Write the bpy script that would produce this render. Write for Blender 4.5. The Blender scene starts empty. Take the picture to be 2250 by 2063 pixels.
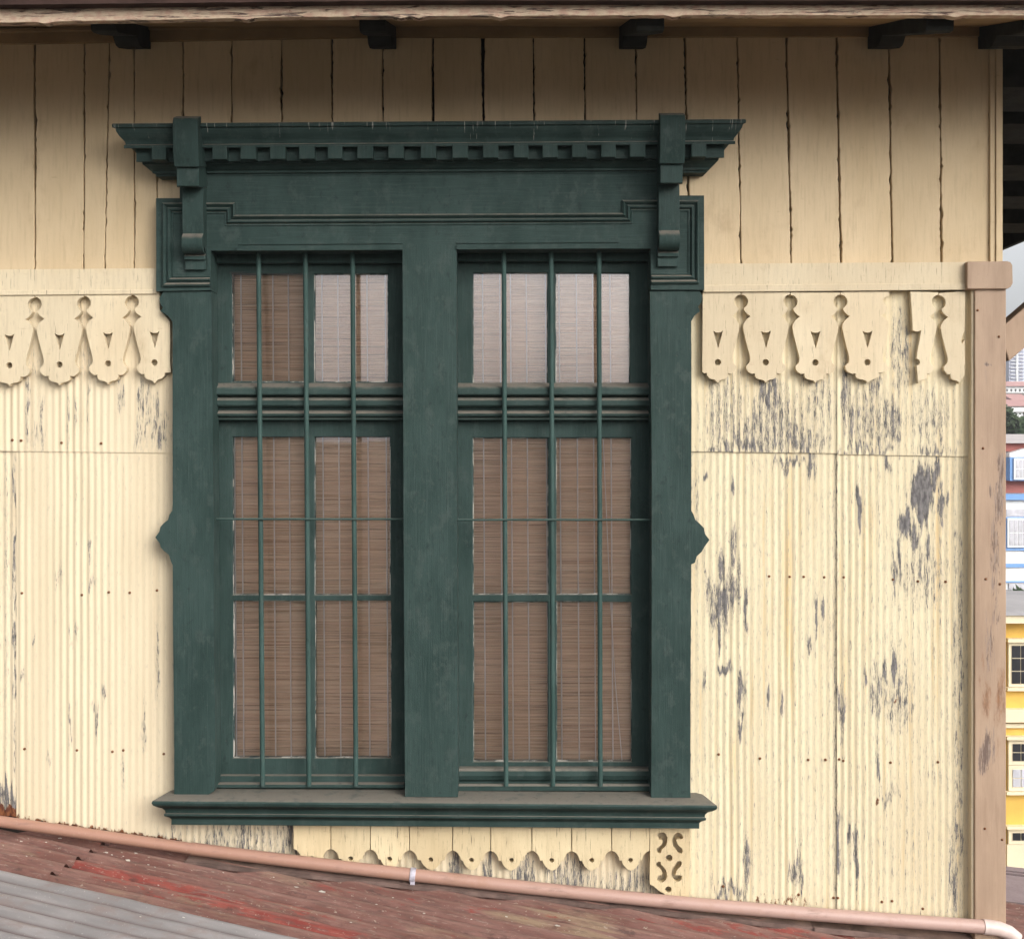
import bpy, bmesh, math, random
import numpy as np
from mathutils import Vector, noise
from mathutils.geometry import tessellate_polygon
R = math.radians
rnd = random.Random(7)
sc = bpy.context.scene
col = sc.collection

# ------------------------------------------------------------------ camera, world, sun, exposure
CY = -4.0            # the camera stands four metres in front of the wall (wall plane is y = 0)
F = 2800.0           # focal length in photograph pixels
HX, HY = 1125.0, 1000.0
cam = bpy.data.cameras.new("camera")
cam.sensor_width = 36.0
cam.lens = 36.0 * F / 2250.0
cam.shift_y = -31.5 / 2250.0
cam.clip_start = 0.05
cam.clip_end = 6000.0
cam_o = bpy.data.objects.new("camera", cam)
col.objects.link(cam_o)
cam_o.location = (0.0, CY, 0.0)
cam_o.rotation_euler = (R(90), 0, 0)
sc.camera = cam_o

SUN_AZ, SUN_EL = 140.0, 30.0     # azimuth clockwise from +Y
world = bpy.data.worlds.new("World")
sc.world = world
world.use_nodes = True
wn = world.node_tree
bg = wn.nodes["Background"]
sky = wn.nodes.new("ShaderNodeTexSky")
sky.sky_type = 'NISHITA'
sky.sun_disc = False
sky.sun_elevation = R(SUN_EL)
sky.sun_rotation = R(SUN_AZ)
sky.air_density = 1.0
sky.dust_density = 6.0
sky.ozone_density = 1.0
hsv = wn.nodes.new("ShaderNodeHueSaturation")
hsv.inputs["Saturation"].default_value = 0.22
hsv.inputs["Value"].default_value = 1.25
wn.links.new(sky.outputs[0], hsv.inputs["Color"])
# overcast dome: brightest band near the horizon, dimmer overhead
tc = wn.nodes.new("ShaderNodeTexCoord"); sx = wn.nodes.new("ShaderNodeSeparateXYZ")
rp = wn.nodes.new("ShaderNodeFloatCurve"); mu = wn.nodes.new("ShaderNodeMix"); mu.data_type = 'RGBA'; mu.blend_type = 'MULTIPLY'
mu.inputs[0].default_value = 1.0
wn.links.new(tc.outputs["Generated"], sx.inputs[0]); wn.links.new(sx.outputs[2], rp.inputs["Value"])
cv = rp.mapping.curves[0]
cv.points[0].location = (0.0, 1.0); cv.points[1].location = (1.0, .52)
cv.points.new(.12, .98); cv.points.new(.24, .96); cv.points.new(.36, .52); cv.points.new(.6, .44)
rp.mapping.update()
wn.links.new(hsv.outputs[0], mu.inputs[6]); wn.links.new(rp.outputs[0], mu.inputs[7])
wn.links.new(mu.outputs[2], bg.inputs["Color"])
bg.inputs["Strength"].default_value = 0.15

sun = bpy.data.lights.new("sun", 'SUN')
sun.energy = 1.0
sun.angle = R(44)
sun.color = (1.0, 0.96, 0.91)
sun_o = bpy.data.objects.new("sun", sun)
col.objects.link(sun_o)
sd = Vector((math.sin(R(SUN_AZ)) * math.cos(R(SUN_EL)), math.cos(R(SUN_AZ)) * math.cos(R(SUN_EL)), math.sin(R(SUN_EL))))
sun_o.rotation_euler = sd.to_track_quat('Z', 'Y').to_euler()
sun_o.location = (2, -6, 8)

sc.view_settings.view_transform = 'Standard'
sc.view_settings.look = 'None'
sc.view_settings.exposure = 0.90
sc.view_settings.gamma = 1.0

# ------------------------------------------------------------------ helpers
def W(px, py, y=0.0):
    d = y - CY
    return Vector(((px - HX) * d / F, y, (HY - py) * d / F))

def XZ(px, py, y=0.0):
    d = y - CY
    return ((px - HX) * d / F, (HY - py) * d / F)

def nz(x, y=0.0, z=0.0):
    return noise.noise(Vector((x, y, z)))

def meta(o, label=None, cat=None, group=None, kind=None):
    if label: o["label"] = label
    if cat: o["category"] = cat
    if group: o["group"] = group
    if kind: o["kind"] = kind
    return o

def empty(name, loc, label, cat, group=None):
    o = bpy.data.objects.new(name, None)
    o.location = loc
    o.empty_display_size = 0.1
    col.objects.link(o)
    return meta(o, label, cat, group)

def world_loc(o):
    v = Vector((0, 0, 0))
    while o is not None:
        v = v + o.location
        o = o.parent
    return v

class MB:
    """collects vertices and faces (world coordinates) for ONE mesh object"""
    def __init__(s):
        s.v = []; s.f = []; s.a = {}; s.mi = []; s.cur = 0
    def add(s, vs, fs):
        b = len(s.v)
        s.v += [tuple(p) for p in vs]
        for f in fs:
            s.f.append(tuple(i + b for i in f)); s.mi.append(s.cur)
    def box(s, x0, x1, y0, y1, z0, z1):
        s.add([(x0, y0, z0), (x1, y0, z0), (x1, y1, z0), (x0, y1, z0), (x0, y0, z1), (x1, y0, z1), (x1, y1, z1), (x0, y1, z1)],
              [(0, 3, 2, 1), (4, 5, 6, 7), (0, 1, 5, 4), (1, 2, 6, 5), (2, 3, 7, 6), (3, 0, 4, 7)])
    def hexa(s, p):
        """eight corners, bottom four then top four"""
        s.add(p, [(0, 3, 2, 1), (4, 5, 6, 7), (0, 1, 5, 4), (1, 2, 6, 5), (2, 3, 7, 6), (3, 0, 4, 7)])
    def prism(s, outer, y0, y1, holes=()):
        """(x, z) outline extruded from y0 (front) to y1 (back)"""
        loops = [list(outer)] + [list(h) for h in holes]
        pts = [p for l in loops for p in l]
        tris = tessellate_polygon([[Vector((p[0], p[1], 0)) for p in l] for l in loops])
        n = len(pts)
        vs = [(p[0], y0, p[1]) for p in pts] + [(p[0], y1, p[1]) for p in pts]
        fs = []
        for t in tris:
            a, b, c = [pts[i] for i in t]
            cr = (b[0] - a[0]) * (c[1] - a[1]) - (b[1] - a[1]) * (c[0] - a[0])
            if abs(cr) < 1e-12: continue
            if cr < 0: t = (t[0], t[2], t[1])      # front face looks to -y
            fs.append(tuple(t)); fs.append((t[0] + n, t[2] + n, t[1] + n))
        k = 0
        for li, l in enumerate(loops):
            ar = sum(l[i][0] * l[(i + 1) % len(l)][1] - l[(i + 1) % len(l)][0] * l[i][1] for i in range(len(l)))
            flip = (ar > 0) == (li > 0)
            for i in range(len(l)):
                a, b = k + i, k + (i + 1) % len(l)
                q = (a, a + n, b + n, b)
                fs.append(q if not flip else q[::-1])
            k += len(l)
        s.add(vs, fs)
    def slab(s, poly, y0, y1, holes=()):
        """photograph outline, taken at the depth of its front face"""
        s.prism([XZ(p[0], p[1], y0) for p in poly], y0, y1, [[XZ(p[0], p[1], y0) for p in h] for h in holes])
    def sweep_x(s, prof, xl, xr, ret=None, shear=0.0, xm=0.0):
        """profile of (y, z) extruded along x; ret(y) widens each end (mitred returns)"""
        n = len(prof)
        vs = []
        for sgn, xe in ((-1, xl), (1, xr)):
            for (y, z) in prof:
                x = xe + sgn * (ret(y) if ret else 0.0)
                vs.append((x, y, z + shear * (x - xm)))
        fs = [(i, i + n, (i + 1) % n + n, (i + 1) % n) for i in range(n)]
        cap = tessellate_polygon([[Vector((p[0], p[1], 0)) for p in prof]])
        for t in cap:
            fs.append(tuple(t)); fs.append((t[2] + n, t[1] + n, t[0] + n))
        s.add(vs, fs)
    def tube(s, pts, r, seg=12, cap=True):
        pts = [Vector(p) for p in pts]
        rs = r if isinstance(r, (list, tuple)) else [r] * len(pts)
        vs = []; fs = []
        for i, p in enumerate(pts):
            d = (pts[min(i + 1, len(pts) - 1)] - pts[max(i - 1, 0)]).normalized()
            u = d.orthogonal().normalized() if abs(d.z) > 0.9 else Vector((0, 0, 1)).cross(d).normalized()
            w = d.cross(u).normalized()
            for k in range(seg):
                a = 2 * math.pi * k / seg
                vs.append(p + (u * math.cos(a) + w * math.sin(a)) * rs[i])
        for i in range(len(pts) - 1):
            for k in range(seg):
                a = i * seg + k; b = i * seg + (k + 1) % seg
                fs.append((a, b, b + seg, a + seg))
        if cap:
            fs.append(tuple(range(seg))[::-1]); fs.append(tuple(range((len(pts) - 1) * seg, len(pts) * seg)))
        s.add(vs, fs)
    def build(s, name, mat, parent=None, bevel=0.0, smooth=None, seg=2, noflip=False):
        me = bpy.data.meshes.new(name)
        me.from_pydata(s.v, [], s.f)
        for k, vals in s.a.items():
            at = me.attributes.new(k, 'FLOAT', 'POINT')
            at.data.foreach_set("value", np.asarray(vals, dtype=np.float32))
        mats = mat if isinstance(mat, (list, tuple)) else [mat]
        for m in mats: me.materials.append(m)
        if len(mats) > 1: me.polygons.foreach_set("material_index", s.mi)
        if not noflip:
            bm = bmesh.new(); bm.from_mesh(me)
            bmesh.ops.recalc_face_normals(bm, faces=bm.faces)
            bm.to_mesh(me); bm.free()
        if smooth is not None:
            me.shade_smooth()
            me.set_sharp_from_angle(angle=R(smooth))
        me.update()
        o = bpy.data.objects.new(name, me)
        col.objects.link(o)
        # put the origin at the lower middle of the thing, keep world shape
        if parent is not None:
            o.parent = parent
            off = world_loc(parent)
        else:
            c = np.array(s.v)
            off = Vector(((c[:, 0].min() + c[:, 0].max()) / 2, (c[:, 1].min() + c[:, 1].max()) / 2, c[:, 2].min()))
            o.location = off
        me.transform(__import__("mathutils").Matrix.Translation(-off))
        if bevel > 0:
            b = o.modifiers.new("bevel", 'BEVEL')
            b.width = bevel; b.segments = seg; b.limit_method = 'ANGLE'; b.angle_limit = R(40)
            b.harden_normals = False
        return o

def wob(poly, amp=0.6, step=9.0, seed=0.0, freq=0.05):
    """hand-cut edges: subdivide a photograph outline and let it wander by a fraction of a pixel"""
    out = []
    n = len(poly)
    for i in range(n):
        a, b = poly[i], poly[(i + 1) % n]
        L = math.hypot(b[0] - a[0], b[1] - a[1])
        k = max(1, int(L / step))
        for j in range(k):
            t = j / k
            x = a[0] + (b[0] - a[0]) * t; y = a[1] + (b[1] - a[1]) * t
            out.append((x + amp * nz(x * freq + seed, y * freq, 1.3) + 0.5 * amp * nz(x * freq * 5 + seed, y * freq * 5, 4.1),
                        y + amp * nz(x * freq + seed, y * freq, 7.7) + 0.5 * amp * nz(x * freq * 5, y * freq * 5 + seed, 9.1)))
    return out

def circle(cx, cy, r, n=18):
    return [(cx + r * math.cos(2 * math.pi * k / n), cy + r * math.sin(2 * math.pi * k / n)) for k in range(n)]

# ------------------------------------------------------------------ materials
class Nt:
    def __init__(s, name):
        s.m = bpy.data.materials.new(name); s.m.use_nodes = True
        s.t = s.m.node_tree; s.n = s.t.nodes; s.l = s.t.links
        s.b = s.n["Principled BSDF"]
        s.g = s.n.new("ShaderNodeNewGeometry")
    def val(s, sock, v):
        if v is None: return
        if hasattr(v, "is_output"): s.l.new(v, sock)
        else: sock.default_value = v
    def pos(s, sx=1, sy=1, sz=1, off=(0, 0, 0)):
        mp = s.n.new("ShaderNodeMapping")
        s.l.new(s.g.outputs["Position"], mp.inputs["Vector"])
        mp.inputs["Scale"].default_value = (sx, sy, sz)
        mp.inputs["Location"].default_value = off
        return mp.outputs[0]
    def noise(s, sc=(1, 1, 1), detail=4.0, rough=0.55, off=(0, 0, 0), dist=0.0):
        x = s.n.new("ShaderNodeTexNoise")
        s.l.new(s.pos(*sc, off), x.inputs["Vector"])
        x.inputs["Scale"].default_value = 1.0
        x.inputs["Detail"].default_value = detail
        x.inputs["Roughness"].default_value = rough
        x.inputs["Distortion"].default_value = dist
        return x.outputs["Fac"]
    def math(s, op, a, b=None, c=None, clamp=False):
        x = s.n.new("ShaderNodeMath"); x.operation = op; x.use_clamp = clamp
        s.val(x.inputs[0], a); s.val(x.inputs[1], b); s.val(x.inputs[2], c)
        return x.outputs[0]
    def step(s, v, lo, hi):
        x = s.n.new("ShaderNodeMapRange"); x.interpolation_type = 'SMOOTHSTEP'
        s.val(x.inputs["Value"], v)
        x.inputs["From Min"].default_value = lo; x.inputs["From Max"].default_value = hi
        return x.outputs["Result"]
    def mix(s, f, a, b, mode='MIX'):
        x = s.n.new("ShaderNodeMix"); x.data_type = 'RGBA'; x.blend_type = mode
        s.val(x.inputs[0], f)
        for sock, v in ((x.inputs[6], a), (x.inputs[7], b)):
            if isinstance(v, tuple): v = (v[0], v[1], v[2], 1.0)
            s.val(sock, v)
        return x.outputs[2]
    def attr(s, name):
        x = s.n.new("ShaderNodeAttribute"); x.attribute_name = name
        return x.outputs["Fac"]
    def sep(s):
        x = s.n.new("ShaderNodeSeparateXYZ"); s.l.new(s.g.outputs["Position"], x.inputs[0]); return x.outputs
    def upness(s):
        x = s.n.new("ShaderNodeSeparateXYZ"); s.l.new(s.g.outputs["Normal"], x.inputs[0]); return x.outputs[2]
    def bump(s, h, strength=0.3, dist=0.002):
        x = s.n.new("ShaderNodeBump")
        x.inputs["Strength"].default_value = strength; x.inputs["Distance"].default_value = dist
        s.l.new(h, x.inputs["Height"]); s.l.new(x.outputs[0], s.b.inputs["Normal"])
    def out(s, colr, rough=0.7, spec=0.35):
        if isinstance(colr, tuple): s.b.inputs["Base Color"].default_value = (*colr, 1)
        else: s.l.new(colr, s.b.inputs["Base Color"])
        s.val(s.b.inputs["Roughness"], rough)
        s.b.inputs["Specular IOR Level"].default_value = spec
        return s.m

def cream_paint(name, base, dark, grain=1.0, crack=0.0, tone=False):
    t = Nt(name)
    oi = t.n.new("ShaderNodeObjectInfo")
    rndv = t.attr("tone") if tone else oi.outputs["Random"]
    c = t.mix(t.step(t.noise((3, 3, 1.6), 4, .6), .35, .7), base, dark)
    c = t.mix(t.math('MULTIPLY', rndv, .42), c, tuple(x * .70 for x in dark))
    c = t.mix(t.math('MULTIPLY', t.step(t.noise((90, 90, 9), 4, .6), .45, .75), .40), c, tuple(x * .72 for x in dark))
    # small dirt specks and brushed stains
    c = t.mix(t.math('MULTIPLY', t.step(t.noise((420, 420, 330), 2, .5), .66, .78), .35), c, (.12, .075, .04))
    c = t.mix(t.math('MULTIPLY', t.step(t.noise((7, 7, 5), 5, .65, (3, 1, 9)), .55, .80), .45), c, (.33, .22, .12))
    c = t.mix(t.math('MULTIPLY', t.step(t.noise((26, 26, 90), 5, .7, (8, 1, 4)), .62, .74), .35), c, (.26, .17, .09))
    if crack > 0:
        k = t.math('MULTIPLY', t.step(t.noise((260, 260, 14), 5, .7, (5, 2, 2)), .60, .66), crack)
        c = t.mix(k, c, (.10, .075, .055))
    gr = t.noise((320, 320, 11), 4, .6)
    sp = t.noise((700, 700, 700), 2, .5)
    t.bump(t.math('ADD', t.math('MULTIPLY', gr, grain), t.math('MULTIPLY', sp, .35)), .35, .0015)
    return t.out(c, .62, .3)

M_plank = cream_paint("cream_board_paint", (.67, .53, .345), (.58, .445, .27), 1.0, .0, True)
M_rail = cream_paint("cream_trim_paint", (.70, .60, .425), (.62, .51, .345), .8, .55)
M_apron = cream_paint("cracked_cream_paint", (.70, .59, .38), (.60, .48, .29), 1.2, .85)

def corrugated(name, base, alt, stain):
    t = Nt(name)
    wear = t.attr("wear"); rust = t.attr("rust"); ridge = t.attr("ridge")
    n1 = t.noise((430, 120, 34), 8, .74, (0, 0, 0), .35)
    n2 = t.noise((80, 30, 30), 6, .7, (4, 4, 1), .4)
    v = t.math('ADD', wear, t.math('MULTIPLY', t.math('SUBTRACT', n1, .5), 2.1))
    v = t.math('ADD', v, t.math('MULTIPLY', t.math('SUBTRACT', n2, .5), .75))
    v = t.math('ADD', v, t.math('MULTIPLY', ridge, .08))
    mask = t.step(v, .49, .64)
    edge = t.math('SUBTRACT', t.step(v, .40, .5), mask)
    big = t.step(t.noise((5, 5, 1.1), 5, .6, (2, 0, 3)), .35, .72)
    c = t.mix(big, base, alt)
    st = t.math('MULTIPLY', t.step(t.noise((34, 10, .9), 5, .65, (9, 0, 5)), .50, .74), .65)
    c = t.mix(st, c, stain)
    c = t.mix(t.math('MULTIPLY', t.step(t.noise((400, 60, 60), 3, .6), .63, .74), .35), c, (.25, .18, .11))
    c = t.mix(t.math('MULTIPLY', t.math('MAXIMUM', edge, 0.0), .35), c, (.80, .74, .56))
    metal = t.mix(t.step(t.noise((110, 40, 40), 4, .6), .3, .7), (.085, .081, .082), (.20, .188, .185))
    c = t.mix(t.math('MULTIPLY', t.step(v, .22, .55), .5), c, (.36, .315, .25))
    c = t.mix(mask, c, metal)
    rv = t.math('ADD', rust, t.math('MULTIPLY', t.math('SUBTRACT', t.noise((55, 40, 30), 6, .72, (7, 7, 7)), .5), 1.2))
    rc = t.mix(t.step(t.noise((120, 90, 60), 4, .6), .35, .65), (.20, .075, .03), (.09, .03, .018))
    c = t.mix(t.step(rv, .48, .62), c, rc)
    t.bump(t.math('ADD', t.math('MULTIPLY', mask, -1.0), t.math('MULTIPLY', t.noise((300, 300, 200), 3, .6), .5)), .5, .0012)
    return t.out(c, .72, .2)

M_corrL = corrugated("painted_corrugated_iron", (.68, .585, .42), (.63, .53, .37), (.53, .42, .28))
M_corrR = corrugated("weathered_corrugated_iron", (.68, .60, .42), (.63, .535, .36), (.55, .36, .14))

def green_paint(name, dust=1.0, k=1.0, drip=False, horiz=False):
    t = Nt(name)
    a = (.0140 * k, .0335 * k, .0295 * k); b = (.0265 * k, .052 * k, .047 * k)
    sw = (lambda q: (q[2], q[1], q[0])) if horiz else (lambda q: q)
    c = t.mix(t.step(t.noise((9, 9, 4), 5, .6), .3, .7), a, b)
    c = t.mix(t.math('MULTIPLY', t.step(t.noise(sw((170, 170, 7)), 5, .68), .48, .72), .42), c, (.046, .072, .068))
    c = t.mix(t.math('MULTIPLY', t.step(t.noise(sw((230, 230, 10)), 5, .7, (3, 7, 2)), .58, .68), .45), c, (.007, .016, .015))
    c = t.mix(t.math('MULTIPLY', t.step(t.noise((500, 500, 400), 2, .5), .70, .78), .5), c, (.10, .12, .11))
    up = t.step(t.math('ADD', t.upness(), t.math('MULTIPLY', t.math('SUBTRACT', t.noise((40, 40, 40), 4, .6), .5), .5)), .30, .85)
    c = t.mix(t.math('MULTIPLY', up, .75 * dust), c, (.20, .175, .145))
    c = t.mix(t.math('MULTIPLY', t.step(t.noise((55, 55, 16), 5, .7, (1, 8, 2)), .72, .76), .55), c, (.13, .14, .125))
    c = t.mix(t.math('MULTIPLY', t.step(t.noise((45, 45, 30), 6, .7, (6, 6, 1)), .56, .72), .55), c, (.008, .018, .017))
    if drip:
        z = t.sep()[2]
        top = t.step(z, .93, 1.02)
        d = t.step(t.math('ADD', t.noise((130, 10, 7), 4, .65, (2, 2, 6)), t.math('MULTIPLY', top, .12)), .72, .76)
        c = t.mix(t.math('MULTIPLY', d, .75), c, (.42, .40, .36))
    c = t.mix(t.math('MULTIPLY', t.step(t.noise((22, 22, 15), 6, .72, (9, 4, 1)), .52, .66), .5), c, (.050, .070, .064))
    c = t.mix(t.math('MULTIPLY', t.step(t.noise((75, 75, 60), 6, .75, (2, 4, 7)), .64, .68), .6), c, (.075, .075, .066))
    gr = t.noise(sw((260, 260, 8)), 4, .65)
    t.bump(t.math('ADD', gr, t.math('MULTIPLY', t.noise((600, 600, 600), 2, .5), .8)), .6, .0016)
    return t.out(c, t.math('ADD', .52, t.math('MULTIPLY', t.noise((30, 30, 10), 3, .5), .3)), .28)

M_green = green_paint("dark_green_paint")
M_cornice = green_paint("dark_green_cornice_paint", 1.2, .9, True, True)
M_greenH = green_paint("dark_green_rail_paint", 1.0, 1.0, False, True)
M_bar = green_paint("green_bar_paint", .3, 1.6)
M_bracket = plain_dark = None

def putty():
    t = Nt("putty_paint")
    n = t.step(t.noise((26, 26, 14), 5, .7), .43, .58)
    return t.out(t.mix(n, (.025, .05, .048), (.50, .48, .43)), .7)
M_putty = putty()

def brown_post():
    t = Nt("pinkish_brown_paint")
    c = t.mix(t.step(t.noise((12, 12, 3), 5, .6), .3, .72), (.40, .285, .20), (.31, .215, .15))
    g = t.step(t.math('ADD', t.attr("wear"), t.math('MULTIPLY', t.math('SUBTRACT', t.noise((190, 60, 16), 6, .7), .5), 1.3)), .5, .72)
    c = t.mix(t.math('MULTIPLY', t.step(t.noise((70, 70, 5), 6, .7, (2, 2, 9)), .5, .7), .5), c, (.27, .18, .12))
    c = t.mix(t.math('MULTIPLY', g, .85), c, (.24, .185, .155))
    dk = t.step(t.math('ADD', t.attr("wear"), t.math('MULTIPLY', t.math('SUBTRACT', t.noise((330, 60, 26), 6, .7, (3, 3, 3)), .5), 1.5)), .66, .74)
    c = t.mix(t.math('MULTIPLY', dk, .8), c, (.11, .07, .055))
    rv = t.math('ADD', t.attr("rust"), t.math('MULTIPLY', t.math('SUBTRACT', t.noise((60, 60, 16), 6, .72, (8, 1, 1)), .5), 1.6))
    c = t.mix(t.math('MULTIPLY', t.step(rv, .30, 1.0), .9), c, t.mix(t.step(t.noise((90, 90, 20), 5, .7), .35, .65), (.26, .11, .04), (.13, .055, .025)))
    c = t.mix(t.math('MULTIPLY', t.step(t.noise((420, 420, 300), 2, .5), .66, .76), .5), c, (.13, .085, .06))
    t.bump(t.noise((300, 300, 14), 5, .65), .4, .0015)
    return t.out(c, .6, .35)
M_post = brown_post()

def fascia_mat():
    t = Nt("peeling_fascia_paint")
    n = t.noise((9, 30, 120), 6, .68, (0, 0, 2), .6)
    m = t.step(n, .54, .60)
    c = t.mix(t.step(t.noise((40, 40, 60), 4, .6), .4, .65), (.52, .41, .30), (.44, .29, .22))
    c = t.mix(m, c, t.mix(t.step(t.noise((30, 30, 200), 4, .6), .4, .6), (.085, .05, .04), (.20, .16, .13)))
    c = t.mix(t.step(t.noise((16, 40, 70), 5, .7, (4, 2, 6)), .66, .70), c, (.16, .05, .04))
    t.bump(t.math('ADD', t.math('MULTIPLY', m, -1), t.noise((20, 60, 300), 4, .6)), .6, .003)
    return t.out(c, .75, .25)
M_fascia = fascia_mat()

def soffit_mat():
    t = Nt("darkened_soffit_paint")
    c = t.mix(t.step(t.noise((6, 6, 6), 5, .65), .3, .72), (.34, .235, .125), (.24, .16, .085))  # base colour darkened to deepen the shade under the eave
    return t.out(c, .75, .2)
M_soffit = soffit_mat()

def plain(name, c, rough=.7, var=.15, sc=8.0, spec=.3, bump=0.0):
    t = Nt(name)
    n = t.step(t.noise((sc, sc, sc), 5, .6), .3, .7)
    cc = t.mix(n, tuple(x * (1 - var) for x in c), tuple(min(1, x * (1 + var)) for x in c))
    cc = t.mix(t.math('MULTIPLY', t.step(t.noise((sc * 11, sc * 11, sc * 5), 4, .6), .55, .75), var), cc, tuple(x * .6 for x in c))
    if bump: t.bump(t.noise((sc * 20, sc * 20, sc * 20), 4, .6), bump, .002)
    return t.out(cc, rough, spec)

M_bracket = plain('near_black_wood', (.024, .025, .022), .85, .3, 14, .15, .5)  # near-black even base for eave brackets, side rafters and side fascia
M_roofwood = plain('dark_brown_roof_edge', (.045, .026, .022), .85, .3, 14, .15)
M_dark = plain("unlit_interior_wood", (.03, .024, .02), .9)
M_nail = plain("rusty_nail", (.17, .075, .035), .8, .4, 400)

def blind_mat():
    t = Nt("split_bamboo")
    n = t.noise((2.2, 1, 330), 3, .6)
    n2 = t.noise((9, 1, 160), 4, .65, (3, 0, 1))
    n3 = t.noise((1.2, 1, 60), 4, .6, (1, 0, 5))
    c = t.mix(t.step(n, .34, .66), (.62, .42, .28), (.95, .77, .60))
    c = t.mix(t.math('MULTIPLY', t.step(n2, .45, .68), .6), c, (.93, .72, .54))
    c = t.mix(t.math('MULTIPLY', t.step(n3, .5, .75), .45), c, (.70, .45, .34))
    c = t.mix(t.math('MULTIPLY', t.step(t.noise((3, 1, 420), 3, .6, (2, 0, 7)), .57, .66), .8), c, (.15, .08, .05))
    c = t.mix(t.math('MULTIPLY', t.step(t.noise((2, 1, 230), 3, .6, (6, 0, 2)), .60, .70), .7), c, (1.0, .88, .74))
    t.bump(n, .5, .002)
    return t.out(c, .65, .25)
M_blind = blind_mat()
M_string = plain("blind_string", (.93, .90, .90), .8, .03)

def glass_mat():
    m = bpy.data.materials.new("window_glass"); m.use_nodes = True
    t = m.node_tree; n = t.nodes; n.clear()
    o = n.new("ShaderNodeOutputMaterial"); mx = n.new("ShaderNodeMixShader")
    tr = n.new("ShaderNodeBsdfTransparent"); gl = n.new("ShaderNodeBsdfGlossy")
    gl.inputs["Roughness"].default_value = 0.015
    gl.inputs["Color"].default_value = (1, .97, 1, 1)
    tr.inputs["Color"].default_value = (.99, .99, .99, 1)
    fr = n.new("ShaderNodeFresnel"); fr.inputs["IOR"].default_value = 2.05
    ma = n.new("ShaderNodeMath"); ma.operation = 'MULTIPLY_ADD'
    ma.inputs[1].default_value = 1.5; ma.inputs[2].default_value = 0.0
    g = n.new("ShaderNodeNewGeometry"); mp = n.new("ShaderNodeMapping"); mp.inputs["Scale"].default_value = (5, 5, 3)
    nz_ = n.new("ShaderNodeTexNoise"); nz_.inputs["Scale"].default_value = 1.0; nz_.inputs["Detail"].default_value = 2
    bp = n.new("ShaderNodeBump"); bp.inputs["Strength"].default_value = .12; bp.inputs["Distance"].default_value = .004
    t.links.new(g.outputs["Position"], mp.inputs[0]); t.links.new(mp.outputs[0], nz_.inputs["Vector"])
    t.links.new(nz_.outputs["Fac"], bp.inputs["Height"]); t.links.new(bp.outputs[0], gl.inputs["Normal"])
    t.links.new(fr.outputs[0], ma.inputs[0]); t.links.new(ma.outputs[0], mx.inputs[0])
    t.links.new(tr.outputs[0], mx.inputs[1]); t.links.new(gl.outputs[0], mx.inputs[2]); t.links.new(mx.outputs[0], o.inputs[0])
    return m
M_glass = glass_mat()

def pipe_mat():
    t = Nt("terracotta_pipe_paint")
    x = t.sep()[0]
    c = t.mix(t.step(x, -1.2, 1.5), (.36, .20, .145), (.46, .315, .275))
    c = t.mix(t.math('MULTIPLY', t.step(t.noise((14, 14, 14), 5, .65), .5, .75), .5), c, (.36, .20, .13))
    c = t.mix(t.math('MULTIPLY', t.step(t.noise((130, 130, 130), 4, .6), .6, .75), .4), c, (.52, .39, .32))
    c = t.mix(t.math('MULTIPLY', t.step(t.noise((9, 40, 40), 6, .7, (3, 3, 3)), .54, .70), .55), c, (.22, .13, .10))
    t.bump(t.noise((200, 200, 200), 3, .6), .15, .001)
    return t.out(c, .42, .42)
M_pipe = pipe_mat()
M_elbow = plain("pale_pipe_plastic", (.64, .52, .475), .4, .12, 20, .45)
M_clamp = plain("galvanised_clamp", (.42, .40, .46), .4, .2, 60, .6)

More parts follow.
